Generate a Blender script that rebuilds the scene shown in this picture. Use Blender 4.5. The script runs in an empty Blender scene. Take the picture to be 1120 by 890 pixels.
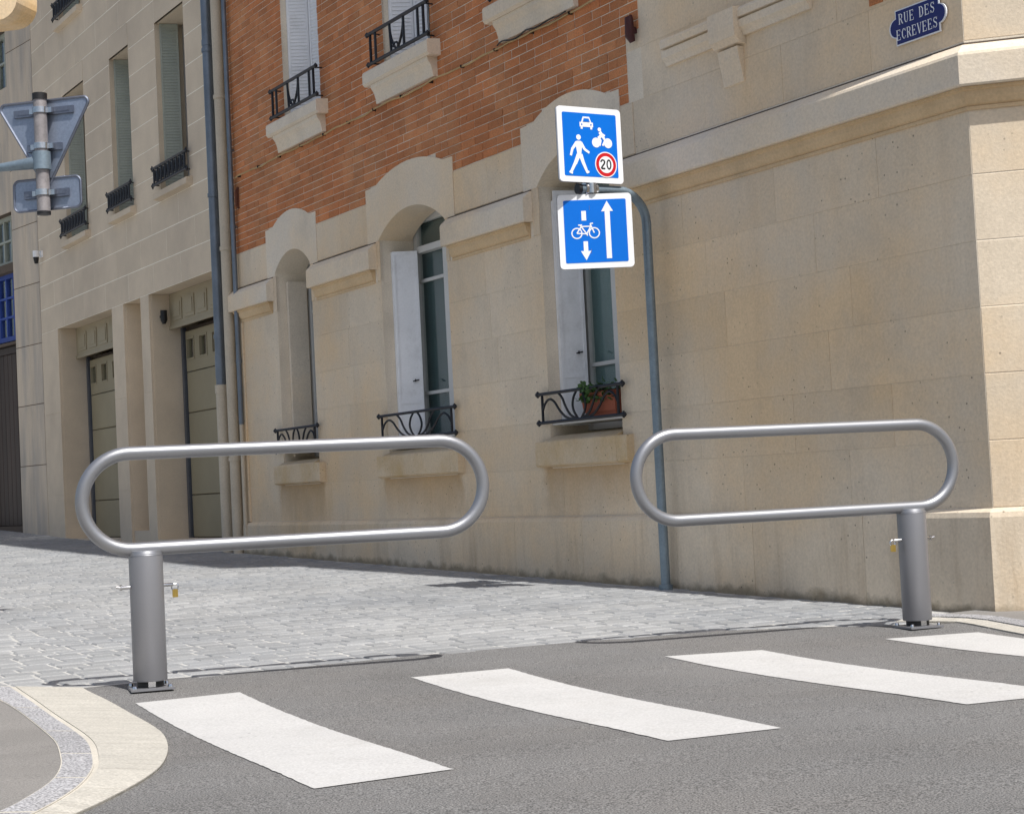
import bpy, bmesh, math, random
from mathutils import Vector, Matrix
R = math.radians
random.seed(7)
scn = bpy.context.scene
COL = scn.collection
# ------------------------------------------------------------------ camera, sky, sun, exposure
CAMZ = 0.78
cam = bpy.data.cameras.new('camera'); camo = bpy.data.objects.new('camera', cam); COL.objects.link(camo)
cam.sensor_width = 36; cam.lens = 36 * 1900 / 1120; cam.clip_start = .05; cam.clip_end = 3000
PITCH, ROLL = math.atan(86 * math.cos(.05) / 1900), .05
camo.matrix_world = Matrix.Translation((0, 0, CAMZ)) @ Matrix.Rotation(R(90) + PITCH, 4, 'X') @ Matrix.Rotation(-ROLL, 4, 'Z')
scn.camera = camo

AZ = R(30.1)
D = Vector((-math.sin(AZ), math.cos(AZ), 0)); N = Vector((-math.cos(AZ), -math.sin(AZ), 0))   # along the facade / out into the street
CO = Vector((2.444, 8.956, 0))                                                             # foot of the building corner
PHI = math.atan2(-D.y, -D.x)
SUN_EL, SUN_OFF = R(58.5), R(4.6)
sh = D * math.cos(SUN_OFF) + N * math.sin(SUN_OFF)
to_sun = Vector((-sh.x * math.cos(SUN_EL), -sh.y * math.cos(SUN_EL), math.sin(SUN_EL)))
world = bpy.data.worlds.new('World'); scn.world = world; world.use_nodes = True
wt = world.node_tree
sky = wt.nodes.new('ShaderNodeTexSky'); sky.sky_type = 'NISHITA'; sky.sun_disc = False
sky.sun_elevation = SUN_EL; sky.sun_rotation = math.atan2(to_sun.x, to_sun.y); sky.air_density = 1.0; sky.dust_density = 3.0; sky.ozone_density = .5
bg = wt.nodes['Background']; bg.inputs[1].default_value = .112
wt.links.new(sky.outputs[0], bg.inputs[0])
sl = bpy.data.lights.new('sun', 'SUN'); sl.energy = 4.95; sl.angle = R(.53); sl.color = (1, .978, .945)
so = bpy.data.objects.new('sun', sl); COL.objects.link(so); so.rotation_euler = (-to_sun).to_track_quat('-Z', 'Y').to_euler()
scn.view_settings.view_transform = 'Standard'; scn.view_settings.look = 'None'; scn.view_settings.gamma = 1; scn.view_settings.exposure = 0.1
scn.cycles.use_denoising = True
scn.cycles.max_bounces = 8

# ------------------------------------------------------------------ materials
MATS = {}
def mat(name, col, rough=.8, metal=0., var=.12, scale=2.5, fine=.10, fscale=70, bump=.0, bscale=120, rnd=None, rv=.12, pits=0., tint=None, tscale=1.1, spec=.4, stretch=None, dirt=None, fdet=3, stain=None):
    """procedural paint / stone: large blotches, fine grain, optional pits, per-piece shade"""
    if name in MATS: return MATS[name]
    m = bpy.data.materials.new(name); m.use_nodes = True; nt = m.node_tree; L = nt.links; n = nt.nodes
    b = n['Principled BSDF']; b.inputs['Roughness'].default_value = rough; b.inputs['Metallic'].default_value = metal
    b.inputs['Specular IOR Level'].default_value = spec
    geo = n.new('ShaderNodeNewGeometry'); src = geo.outputs['Position']
    if stretch:
        vm = n.new('ShaderNodeVectorMath'); vm.operation = 'MULTIPLY'; vm.inputs[1].default_value = stretch; L.new(src, vm.inputs[0]); src2 = vm.outputs[0]
    else: src2 = src
    def noise(s, det=4, v=None, ro=.6):
        t = n.new('ShaderNodeTexNoise'); t.inputs['Scale'].default_value = s; t.inputs['Detail'].default_value = det; t.inputs['Roughness'].default_value = ro
        L.new(v or src, t.inputs['Vector']); return t.outputs['Fac']
    def mult(a, f):
        x = n.new('ShaderNodeMix'); x.data_type = 'RGBA'; x.blend_type = 'MULTIPLY'; x.inputs[0].default_value = 1
        L.new(a, x.inputs[6]); L.new(f, x.inputs[7]); return x.outputs[2]
    def rng(f, lo, hi, a=.3, c=.7):
        x = n.new('ShaderNodeMapRange'); x.inputs[1].default_value = a; x.inputs[2].default_value = c; x.inputs[3].default_value = lo; x.inputs[4].default_value = hi
        L.new(f, x.inputs[0]); return x.outputs[0]
    rgb = n.new('ShaderNodeRGB'); rgb.outputs[0].default_value = (*col, 1); c = rgb.outputs[0]
    if tint:
        r2 = n.new('ShaderNodeRGB'); r2.outputs[0].default_value = (*tint, 1)
        x = n.new('ShaderNodeMix'); x.data_type = 'RGBA'; L.new(rng(noise(tscale, 5, src2), 0, 1, .42, .68), x.inputs[0]); L.new(c, x.inputs[6]); L.new(r2.outputs[0], x.inputs[7]); c = x.outputs[2]
    if dirt:
        r2 = n.new('ShaderNodeRGB'); r2.outputs[0].default_value = (*dirt[0], 1)
        x = n.new('ShaderNodeMix'); x.data_type = 'RGBA'; L.new(rng(noise(dirt[1], 8, src2, .75), 0, dirt[2], .52, .72), x.inputs[0]); L.new(c, x.inputs[6]); L.new(r2.outputs[0], x.inputs[7]); c = x.outputs[2]
    if stain:
        # rust-brown runs below the sills and a mossy splash line along the foot, in facade coordinates
        def vdot(vec):
            x = n.new('ShaderNodeVectorMath'); x.operation = 'SUBTRACT'; x.inputs[1].default_value = CO; L.new(src, x.inputs[0])
            y = n.new('ShaderNodeVectorMath'); y.operation = 'DOT_PRODUCT'; y.inputs[1].default_value = vec; L.new(x.outputs[0], y.inputs[0]); return y.outputs['Value']
        def mth(op, a, b=None):
            x = n.new('ShaderNodeMath'); x.operation = op
            for i_, q in enumerate((a, b)):
                if q is None: continue
                if isinstance(q, (int, float)): x.inputs[i_].default_value = q
                else: L.new(q, x.inputs[i_])
            return x.outputs[0]
        uu, zz = vdot(D), vdot((0, 0, 1)); nz = noise(4.5, 5); nn = mth('MULTIPLY', mth('SUBTRACT', nz, .5), .30); tot = None
        for uc_, hw_ in ((3.86, .58), (6.42, .72), (8.97, .55)):
            mu = rng(mth('ADD', mth('ABSOLUTE', mth('SUBTRACT', uu, uc_)), nn), 1, 0, hw_-.05, hw_+.04)
            mz = mth('MULTIPLY', rng(mth('ADD', zz, nn), 0, 1, .50, .86), rng(zz, 1, 0, .93, 1.0))
            q = mth('MULTIPLY', mu, mz); tot = q if tot is None else mth('ADD', tot, q)
        x = n.new('ShaderNodeMix'); x.data_type = 'RGBA'; L.new(mth('MULTIPLY', tot, .8), x.inputs[0]); L.new(c, x.inputs[6]); x.inputs[7].default_value = (.47, .315, .165, 1); c = x.outputs[2]
        hg = mth('SUBTRACT', zz, mth('MULTIPLY', mth('MAXIMUM', uu, 0), .0215)); n2 = noise(7, 6)
        ft = rng(mth('SUBTRACT', hg, mth('MULTIPLY', mth('SUBTRACT', n2, .45), .16)), .75, 0, .0, .05)
        x = n.new('ShaderNodeMix'); x.data_type = 'RGBA'; L.new(ft, x.inputs[0]); L.new(c, x.inputs[6]); x.inputs[7].default_value = (.19, .155, .10, 1); c = x.outputs[2]
        vm2 = n.new('ShaderNodeVectorMath'); vm2.operation = 'MULTIPLY'; vm2.inputs[1].default_value = (4.5, 4.5, .5); L.new(src, vm2.inputs[0])
        st = mth('MULTIPLY', rng(noise(1.0, 6, vm2.outputs[0], .7), 0, .55, .50, .70), rng(zz, 1, .28, .35, .9))
        x = n.new('ShaderNodeMix'); x.data_type = 'RGBA'; L.new(st, x.inputs[0]); L.new(c, x.inputs[6]); x.inputs[7].default_value = (.42, .31, .195, 1); c = x.outputs[2]
    if var: c = mult(c, rng(noise(scale, 5, src2), 1 - var, 1 + var))
    if fine: c = mult(c, rng(noise(fscale, fdet), 1 - fine, 1 + fine, .38 if fdet < 2 else .3, .62 if fdet < 2 else .7))
    if rnd:
        f = n.new('ShaderNodeObjectInfo').outputs['Random'] if rnd == 'obj' else geo.outputs['Random Per Island']
        c = mult(c, rng(f, 1 - rv, 1 + rv, 0, 1))
        if rnd and tint is None and rv > .2: pass
    if pits:
        v = n.new('ShaderNodeTexVoronoi'); v.inputs['Scale'].default_value = 17; L.new(src, v.inputs['Vector'])
        a_ = rng(v.outputs['Distance'], 0, 1, .07, .12)
        g = rng(noise(1.7, 3), 1, 0, .46, .58)
        mx = n.new('ShaderNodeMath'); mx.operation = 'MAXIMUM'; L.new(a_, mx.inputs[0]); L.new(g, mx.inputs[1])
        c = mult(c, rng(mx.outputs[0], 1 - pits, 1, 0, 1))
    L.new(c, b.inputs['Base Color'])
    if bump:
        bp = n.new('ShaderNodeBump'); bp.inputs['Strength'].default_value = bump; bp.inputs['Distance'].default_value = .004
        L.new(noise(bscale, 4), bp.inputs['Height']); L.new(bp.outputs[0], b.inputs['Normal'])
    MATS[name] = m; return m
STONE = (.70, .595, .455); STINT = (.65, .485, .30)
SK = dict(rough=.9, var=.10, scale=1.6, fine=.085, fscale=60, bump=.35, bscale=70, tint=STINT, tscale=.8, pits=.6, dirt=((.36, .315, .25), 1.3, .30))
m_block = mat('limestone_block', STONE, rnd='obj', rv=.045, stain=True, **SK)
m_mould = mat('ochre_bounce_stone', (.60, .435, .255), **{**SK, 'tint': (.66, .50, .31), 'pits': .2})  # ochre colour carries the warm bounce light from the ground below
m_trim = mat('limestone_trim', (.72, .64, .525), **{**SK, 'tint': (.68, .54, .37), 'pits': .2})
m_sill = mat('weathered_sill_stone', (.62, .50, .345), **{**SK, 'tint': (.55, .40, .22), 'tscale': 3, 'bump': .6})
m_mortar = mat('lime_mortar', (.72, .64, .52), rough=.95, var=.1, fine=.12, fscale=120)
m_bmortar = mat('brick_mortar', (.53, .36, .22), rough=.95, var=.15, fine=.2, fscale=120)
BK = dict(rough=.9, var=.14, scale=2.2, fine=.22, fscale=90, bump=.5, bscale=150, tint=(.50, .225, .10), tscale=2.0, rv=.15)
m_brick = mat('red_brick', (.475, .175, .066), rnd='obj', **BK)
m_brick_i = mat('red_brick_field', (.475, .175, .066), rnd='island', **BK)
m_panel = mat('cladding_panel', (.65, .545, .41), rough=.85, var=.06, fine=.05, fscale=80, bump=.15, rnd='obj', rv=.035, tint=(.55, .46, .35), tscale=.6)
m_pjoint = mat('cladding_joint', (.88, .82, .70), rough=.9, var=.05)
m_panel3 = mat('grey_render_panel', (.56, .475, .37), rough=.9, var=.09, fine=.06, bump=.2, rnd='obj', rv=.05, stretch=(3, 3, .5), tint=(.40, .36, .31), tscale=1.2)
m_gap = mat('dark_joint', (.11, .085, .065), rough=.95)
m_white = mat('white_paint_shutter', (.82, .83, .85), rough=.4, var=.05, fine=.03, dirt=((.45, .45, .44), 3.5, .4))
m_frame = mat('white_window_frame', (.60, .60, .58), rough=.5, var=.06, fine=.03)
m_iron = mat('black_wrought_iron', (.016, .017, .022), rough=.45, metal=.2, var=.2, fine=.2)
m_green = mat('green_grey_louvre', (.36, .385, .33), rough=.6, var=.08)
m_garage = mat('olive_garage_panel', (.31, .265, .17), rough=.6, var=.06, fine=.04, rnd='obj', rv=.03)
m_lintel = mat('olive_lintel_panel', (.34, .29, .195), rough=.6, var=.05)
m_zinc = mat('dark_zinc_pipe', (.17, .20, .24), rough=.42, metal=.55, var=.18, scale=4, fine=.05)
m_beigepipe = mat('beige_painted_pipe', (.50, .44, .345), rough=.6, var=.08, scale=3)
m_galv = mat('galvanised_steel', (.20, .255, .30), rough=.45, metal=.5, var=.14, scale=7, fine=.1, fscale=60)
m_silver = mat('silver_grey_coating', (.29, .295, .31), rough=.42, metal=.72, var=.03, fine=.04, fscale=400, bump=.03, bscale=500, spec=.5)
m_postgrey = mat('grey_post_coating', (.245, .245, .258), rough=.40, metal=.45, var=.03, fine=.04, fscale=400, spec=.5)
m_steel = mat('bright_steel', (.62, .62, .63), rough=.22, metal=1, var=.05)
m_brass = mat('brass', (.60, .42, .12), rough=.3, metal=1, var=.1)
m_oldpole = mat('weathered_pole', (.27, .25, .25), rough=.5, metal=.3, var=.25, scale=8)
m_alu = mat('aluminium_sheet', (.30, .345, .43), rough=.4, metal=.7, var=.08, scale=5)
m_alut = mat('aluminium_profile', (.18, .20, .25), rough=.4, metal=.8, var=.1)
m_signw = mat('sign_white_film', (.82, .83, .84), rough=.35, var=.02, fine=0)
m_signb = mat('sign_blue_film', (.002, .15, .64), rough=.4, spec=.2, var=.04, fine=0)
m_signr = mat('sign_red_film', (.55, .012, .018), rough=.35, var=.02, fine=0)
m_black = mat('black_plastic', (.012, .012, .013), rough=.5, var=.05)
m_plateb = mat('navy_enamel', (.012, .018, .13), rough=.22, var=.1, fine=0)
m_platew = mat('white_enamel', (.78, .79, .82), rough=.25, var=.03, fine=0)
m_terra = mat('terracotta', (.30, .085, .045), rough=.8, var=.15, fine=.1)
m_leaf = mat('geranium_leaf', (.06, .13, .035), rough=.6, var=.3, scale=40)
m_soil = mat('potting_soil', (.04, .03, .02), rough=1)
m_bluewin = mat('blue_window_paint', (.03, .07, .31), rough=.5, var=.08)
m_darkwood = mat('dark_brown_door', (.045, .029, .021), rough=.6, var=.25, scale=3, stretch=(8, 8, .6), rnd='obj', rv=.15)
m_interior = mat('dim_room', (.09, .095, .095), rough=1)
m_backing_dark = mat('dark_pane_backing', (.065, .105, .11), rough=.8, var=.05)
m_backing_teal = mat('teal_pane_backing', (.17, .24, .245), rough=.8, var=.05)
m_roof = mat('slate_roof', (.08, .085, .095), rough=.7, rnd=None)
m_cable = mat('cream_cable', (.46, .33, .16), rough=.7, var=.2)
m_cream = mat('cream_lacquer', (.72, .55, .35), rough=.5, var=.06, tint=(.74, .50, .24), tscale=3)
m_asphalt = mat('worn_asphalt', (.160, .157, .153), dirt=((.115, .108, .10), .9, .35), rough=.95, var=.12, scale=.8, fine=.5, fscale=190, bump=1.0, bscale=230, spec=.25, fdet=1, tint=(.168, .161, .153), tscale=.7)
m_stripe = mat('white_road_paint', (.455, .448, .435), rough=.85, var=.05, scale=2.5, fine=.16, fscale=120, pits=.45, bump=.3, bscale=200, dirt=((.36, .345, .32), 2.2, .45))
m_footway = mat('grey_footway_asphalt', (.208, .197, .183), dirt=((.14, .13, .12), 1.6, .5), rough=.95, var=.10, scale=1.4, fine=.35, fscale=200, bump=.6, bscale=220)
m_gutter = mat('cream_concrete', (.42, .398, .35), rough=.92, var=.09, scale=3, fine=.22, fscale=110, dirt=((.30, .28, .24), 2.6, .55), stretch=(1.2, 6, 1), bump=.3, bscale=140, rnd='obj', rv=.04)
m_kerbline = mat('pale_joint_mortar', (.47, .44, .38), rough=.95, fine=.15, fscale=140)
m_granite = mat('speckled_granite', (.293, .29, .296), rough=.85, var=.05, fine=.45, fscale=130, fdet=1, bump=.4, bscale=150, rnd='obj', rv=.10, dirt=((.22, .21, .20), 3, .4))
SETT = dict(rough=.85, var=.10, scale=.7, fine=.16, fscale=110, bump=.6, bscale=110, tint=(.222, .229, .237), tscale=.6, rv=.11, spec=.35)
m_sett = mat('granite_sett', (.275, .277, .276), rnd='obj', **SETT)
m_sett_i = mat('granite_sett_field', (.275, .277, .276), rnd='island', **SETT)
m_bed = mat('pale_joint_sand', (.43, .42, .395), rough=1, var=.15, scale=3, fine=.2, fscale=150)
m_sett_far = mat('distant_setts', (.36, .358, .35), rough=.9, var=.12, scale=5, fine=.2, fscale=20)
m_earth = mat('far_asphalt', (.19, .185, .18), rough=.95, var=.1, scale=.2)

def glass_mat(name, tint=(.75, .82, .80)):
    m = bpy.data.materials.new(name); m.use_nodes = True; nt = m.node_tree; n = nt.nodes; L = nt.links
    n.remove(n['Principled BSDF']); out = n['Material Output']
    tr = n.new('ShaderNodeBsdfTransparent'); tr.inputs[0].default_value = (*tint, 1)
    gl = n.new('ShaderNodeBsdfGlossy'); gl.inputs['Roughness'].default_value = .02
    lw = n.new('ShaderNodeLayerWeight'); lw.inputs[0].default_value = .5
    pw = n.new('ShaderNodeMath'); pw.operation = 'POWER'; pw.inputs[1].default_value = 4.0; L.new(lw.outputs['Facing'], pw.inputs[0])
    fr = n.new('ShaderNodeMath'); fr.operation = 'MULTIPLY_ADD'; fr.inputs[1].default_value = .9; fr.inputs[2].default_value = .045; L.new(pw.outputs[0], fr.inputs[0])
    mx = n.new('ShaderNodeMixShader'); L.new(fr.outputs[0], mx.inputs[0]); L.new(tr.outputs[0], mx.inputs[1]); L.new(gl.outputs[0], mx.inputs[2])
    L.new(mx.outputs[0], out.inputs[0]); return m
m_glass = glass_mat('window_glass', (.95, .98, .97))

# ------------------------------------------------------------------ mesh helpers
class MB:
    def __init__(s): s.v = []; s.f = []
    def add(s, vs, fs):
        o = len(s.v); s.v += [tuple(p) for p in vs]; s.f += [tuple(i + o for i in f) for f in fs]; return s
    def box(s, x0, x1, y0, y1, z0, z1):
        if x0 > x1: x0, x1 = x1, x0
        if y0 > y1: y0, y1 = y1, y0
        return s.add([(x0,y0,z0),(x1,y0,z0),(x1,y1,z0),(x0,y1,z0),(x0,y0,z1),(x1,y0,z1),(x1,y1,z1),(x0,y1,z1)],
                     [(0,3,2,1),(4,5,6,7),(0,1,5,4),(1,2,6,5),(2,3,7,6),(3,0,4,7)])
    def fb(s, u0, u1, v0, v1, z0, z1): return s.box(-u0, -u1, -v0, -v1, z0, z1)          # facade coordinates: u along, v out
    def fblock(s, u0, u1, v0, v1, z0, z1, c=.004):
        """block with chamfered front edges (front = v1)"""
        x0, x1 = sorted((-u0, -u1)); yb, yf = -v0, -v1
        P = [(x0,yb,z0),(x1,yb,z0),(x1,yb,z1),(x0,yb,z1), (x0,yf+c,z0),(x1,yf+c,z0),(x1,yf+c,z1),(x0,yf+c,z1), (x0+c,yf,z0+c),(x1-c,yf,z0+c),(x1-c,yf,z1-c),(x0+c,yf,z1-c)]
        F = [(8,9,10,11)]
        for i in range(4):
            j = (i+1) % 4; F += [(4+i,4+j,8+j,8+i), (i,j,4+j,4+i)]
        F.append((3,2,1,0)); return s.add(P, F)
    def prism(s, poly, fn, a, b):
        n = len(poly); P = [fn(p, a) for p in poly] + [fn(p, b) for p in poly]
        return s.add(P, [tuple(range(n)), tuple(range(2*n-1, n-1, -1))] + [(i, i+n, (i+1) % n + n, (i+1) % n) for i in range(n)])
    def fp(s, poly, v0, v1): return s.prism(poly, lambda p, v: (-p[0], -v, p[1]), v0, v1)       # polygon in (u,z)
    def fprof(s, prof, u0, u1): return s.prism(prof, lambda p, u: (-u, -p[0], p[1]), u0, u1)  # profile in (v,z) run along u
    def tube(s, pts, r, n=8, cap=True, closed=False, phase=0.):
        pts = [Vector(p) for p in pts]; m = len(pts); rr = r if isinstance(r, (list, tuple)) else [r]*m
        P = []; prev = None
        for i, p in enumerate(pts):
            if closed: t = pts[(i+1) % m] - pts[i-1]
            else: t = pts[min(i+1, m-1)] - pts[max(i-1, 0)]
            t.normalize()
            if prev is None:
                a = Vector((0,0,1)) if abs(t.z) < .9 else Vector((1,0,0)); x = t.cross(a).normalized()
            else: x = (prev - t * prev.dot(t)).normalized()
            prev = x; y = t.cross(x)
            P += [p + (x*math.cos(2*math.pi*k/n+phase) + y*math.sin(2*math.pi*k/n+phase))*rr[i] for k in range(n)]
        F = []
        for i in range(m if closed else m-1):
            a = i*n; b = ((i+1) % m)*n
            F += [(a+k, a+(k+1) % n, b+(k+1) % n, b+k) for k in range(n)]
        if cap and not closed: F += [tuple(range(n-1, -1, -1)), tuple((m-1)*n+k for k in range(n))]
        return s.add(P, F)
    def cyl(s, p, r, z0, z1, n=24): return s.tube([(p[0],p[1],z0),(p[0],p[1],z1)], r, n)
    def build(s, name, m, parent=None, smooth=False, kind=None, loc=None, rotz=None, angle=40):
        me = bpy.data.meshes.new(name); me.from_pydata(s.v, [], s.f); me.materials.append(m)
        bm = bmesh.new(); bm.from_mesh(me); bmesh.ops.recalc_face_normals(bm, faces=bm.faces)
        if smooth:
            for f in bm.faces: f.smooth = True
            for e in bm.edges:
                if len(e.link_faces) == 2 and e.calc_face_angle(0) > R(angle): e.smooth = False
        bm.to_mesh(me); bm.free()
        return link(name, me, parent, kind, loc, rotz)
def link(name, me, parent=None, kind=None, loc=None, rotz=None):
    o = bpy.data.objects.new(name, me); COL.objects.link(o)
    if parent: o.parent = parent
    if loc is not None: o.location = loc
    if rotz is not None: o.rotation_euler = (0, 0, rotz)
    if kind: o['kind'] = kind
    return o
def thing(name, label, cat, loc=(0,0,0), rotz=0., group=None):
    return tag(link(name, None, None, None, loc, rotz), label, cat, group)
def tag(o, label, cat, group=None):
    o['label'] = label; o['category'] = cat
    if group: o['group'] = group
    return o
def arc(cx, cz, r, a0, a1, n): return [(cx + r*math.cos(R(a0+(a1-a0)*i/n)), cz + r*math.sin(R(a0+(a1-a0)*i/n))) for i in range(n+1)]
def W(u, v, z=0.): return CO + D*u + N*v + Vector((0, 0, z))
def UV(x, y):
    q = Vector((x, y, 0)) - CO; return q.dot(D), q.dot(N)
def interp(x, T):
    if x <= T[0][0]: return T[0][1]
    for (a, p), (b, q) in zip(T, T[1:]):
        if x <= b: return p + (q-p)*(x-a)/(b-a)
    return T[-1][1]
# ------------------------------------------------------------------ ground levels
EV = [(-8,-1.2),(.3,-.35),(.68,-.1),(1.0,.2),(1.39,.43),(2.1,.58),(3.02,.70),(3.9,.74),(4.51,.77),(4.84,.93),(5.0,.98),(8,1.5)]
def ue(v): return interp(v, EV)
def h(u, v):
    e = ue(v); t = e - u
    if t <= 0: return .0215*max(u, 0) + max(0, u-17.5)*.03
    return .0215*max(e, 0)*(1-min(t/2.6, 1)) - .022*math.sin(math.pi*min(t/2.6, 1)) + .012*min(max(0, t-2.6), 4)
def grid_sheet(us, vs, zf):
    m = MB(); nv = len(vs)
    m.v = [tuple(W(u, v, zf(u, v))) for u in us for v in vs]
    m.f = [(i*nv+j, i*nv+j+1, (i+1)*nv+j+1, (i+1)*nv+j) for i in range(len(us)-1) for j in range(nv-1)]
    return m
def strip_sheet(outer, inner, z0, z1): pass

g = MB(); g.add([(-600,-600,-.45),(600,-600,-.45),(600,900,-.45),(-600,900,-.45)], [(0,1,2,3)])
g.build('ground', m_earth, kind='structure')
# asphalt road: rows follow the edge of the setts
ts = [0, .08, .2, .4, .65, .9, 1.15, 1.4, 1.7, 2.0, 2.3, 2.6, 3, 3.5, 4.2, 5, 6, 7, 9, 12, 18, 30]
vs = [-30,-18,-10,-6,-4,-2.5,-1.5,-.8,-.3,0,.15,.3,.45,.6,.68,.8,1,1.2,1.39,1.7,2.1,2.5,3.02,3.5,3.9,4.2,4.51,4.84,5.4,6.2,7,8,10,14,20,32]
road = MB(); nv = len(vs)
road.v = [tuple(W(ue(v)+.06-t, v, h(ue(v)-max(t-.06, .001), v))) for t in ts for v in vs]
road.f = [(i*nv+j, i*nv+j+1, (i+1)*nv+j+1, (i+1)*nv+j) for i in range(len(ts)-1) for j in range(nv-1)]
road = road.build('road', m_asphalt, kind='structure', smooth=True)
# painted crossing
ST = [[(0.201,4.487),(0.19,4.057),(-2.225,4.362),(-2.229,4.78)], [(0.069,3.338),(0.021,2.895),(-2.317,3.28),(-2.258,3.661)],
      [(-0.15,2.196),(-0.292,1.767),(-2.45,2.15),(-2.37,2.566)], [(-0.396,1.132),(-0.54,0.69),(-2.75,1.08),(-2.62,1.50)]]
for q in ST:
    m = MB(); n = 90; a, b, c, d = [Vector((*p, 0)) for p in q]
    for i in range(n+1):
        for p in (a.lerp(d, i/n), b.lerp(c, i/n)):
            p = p + Vector((random.uniform(-.003, .003) if i in (0, n) else 0, random.gauss(0, .0013), 0)); m.v.append(tuple(W(p.x, p.y, h(p.x, p.y)+.0025)))
    m.f = [(2*i, 2*i+1, 2*i+3, 2*i+2) for i in range(n)]
    o = m.build('painted_stripe', m_stripe, road, smooth=True)
# sett-paved street: bed, 300 nearest setts as pieces, the rest as one field
bedus = [0]+[.25*i for i in range(1, 12)]+[3.5,5,7,9,11,13,15,17.5,19,21,24,30,40]
bvs = [0,.2,.4,.6,.8,1,1.39,1.8,2.4,3.02,3.9,4.51,4.84,5.5,6.5,8]
bed = MB(); nb = len(bvs)
bed.v = [tuple(W(ue(v)+u, v-.02, h(ue(v)+u, v)-.006)) for u in bedus for v in bvs]
bed.f = [(i*nb+j, i*nb+j+1, (i+1)*nb+j+1, (i+1)*nb+j) for i in range(len(bedus)-1) for j in range(nb-1)]
street = bed.build('street', m_bed, kind='structure', smooth=True)
def sett_geo(lu, lv, c=.010):
    x, y = lu/2, lv/2
    j = lambda: random.uniform(-.003, .003)
    T = [(-x+c+j(),-y+c+j(),0),(x-c+j(),-y+c+j(),0),(x-c+j(),y-c+j(),0),(-x+c+j(),y-c+j(),0)]
    B = [(-x,-y,-.008),(x,-y,-.008),(x,y,-.008),(-x,y,-.008)]; G = [(-x,-y,-.05),(x,-y,-.05),(x,y,-.05),(-x,y,-.05)]
    F = [(0,1,2,3)]
    for i in range(4):
        k = (i+1) % 4; F += [(i,i+4,k+4,k), (i+4,i+8,k+8,k+4)]
    return T+B+G, F
setts = []
ru = .0; row = 0
while ru < 20:
    wd = random.uniform(.122, .138)
    v = random.uniform(-.1, .05)+.02
    while v < 6.6:
        lv = random.uniform(.12, .20)
        vc = v+lv/2; wob = .05*math.sin(vc*.8+ru*.35)+.008*math.sin(vc*3.1+row)
        u = ru+wd/2+wob
        if vc-lv/2 > -.01 and u-wd/2 > ue(vc)-.0 and True:
            setts.append((u, vc, wd-.014, lv-.009, h(u, vc)+random.uniform(-.003, .002)))
        v += lv
    ru += wd; row += 1
def seen_size(s):
    p = W(s[0], s[1]); return -1e9 if abs(p.x)/p.y > .31 else -p.y
setts.sort(key=seen_size, reverse=True)
ZR = math.atan2(D.y, D.x)
protos = []
for k in range(8):
    P, F = sett_geo(.11, .15, .010); me = bpy.data.meshes.new('sett'); me.from_pydata(P, [], F); me.materials.append(m_sett); protos.append(me)
slope = .0215
for i, (u, v, lu, lv, z) in enumerate(setts[:300]):
    o = link('sett', protos[i % 8], street, None, W(u, v, z))
    o.rotation_euler = (random.gauss(0, .008), random.gauss(-slope, .010), ZR+random.gauss(0, .015)); o.scale = (lu/.11, lv/.15, 1)
fld = MB()
for u, v, lu, lv, z in setts[300:]:
    P, F = sett_geo(lu, lv); M = Matrix.Rotation(ZR+random.gauss(0,.015), 3, 'Z') @ Matrix.Rotation(random.gauss(-slope,.012), 3, 'Y') @ Matrix.Rotation(random.gauss(0,.01), 3, 'X')
    c = W(u, v, z); fld.add([M @ Vector(p) + c for p in P], F)
fld.build('sett_field', m_sett_i, street, kind='stuff')
# street surface beyond the built setts (outside the picture)
fs = grid_sheet([2.6,5,9,13,17.5,21,30,60], [6.5,9,14,22], lambda u, v: h(u, v)-.006); fs.build('street', m_sett_far, kind='structure', smooth=True)
fs = grid_sheet([20,21,24,30,60], [-.5,2,4,6.6], lambda u, v: h(u, v)-.004); fs.build('street', m_sett_far, kind='structure', smooth=True)

# left footway with dropped kerb: cream concrete gutter, granite kerb stones, asphalt footway
OUT = [(0.79,4.530),(0.65,4.545),(0.335,4.557),(-0.066,4.596),(-0.40,4.630),(-0.70,4.675),(-1.046,4.775),(-1.342,4.885),(-1.54,4.975),(-1.729,5.085),(-1.943,5.235),(-2.119,5.37),(-2.6,5.80),(-3.4,6.6),(-6,9.2)]
INN = [(0.90,4.80),(0.471,4.834),(0.18,4.862),(-0.104,4.891),(-0.36,4.916),(-0.615,4.944),(-0.90,4.988),(-1.26,5.082),(-1.50,5.152),(-1.771,5.26),(-2.003,5.386),(-2.214,5.525),(-2.7,5.93),(-3.5,6.75),(-6.1,9.35)]
GRA = [(0.97,4.925),(0.474,4.946),(0.227,4.955),(-0.10,4.985),(-0.33,5.012),(-0.58,5.043),(-0.84,5.082),(-1.163,5.159),(-1.42,5.226),(-1.69,5.322),(-1.90,5.433),(-2.132,5.574),(-2.62,6.02),(-3.4,6.88),(-6.1,9.5)]
def lerp2(a, b, t): return (a[0]+(b[0]-a[0])*t, a[1]+(b[1]-a[1])*t)
def resample(line, n):
    for _ in range(2):
        q = [line[0]]
        for a, b in zip(line, line[1:]): q += [lerp2(a, b, .25), lerp2(a, b, .75)]
        line = q+[line[-1]]
    L = [0]
    for a, b in zip(line, line[1:]): L.append(L[-1]+math.dist(a, b))
    out = []
    for i in range(n+1):
        s = L[-1]*i/n
        out.append((interp(s, list(zip(L, [p[0] for p in line]))), interp(s, list(zip(L, [p[1] for p in line])))))
    return out
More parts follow.
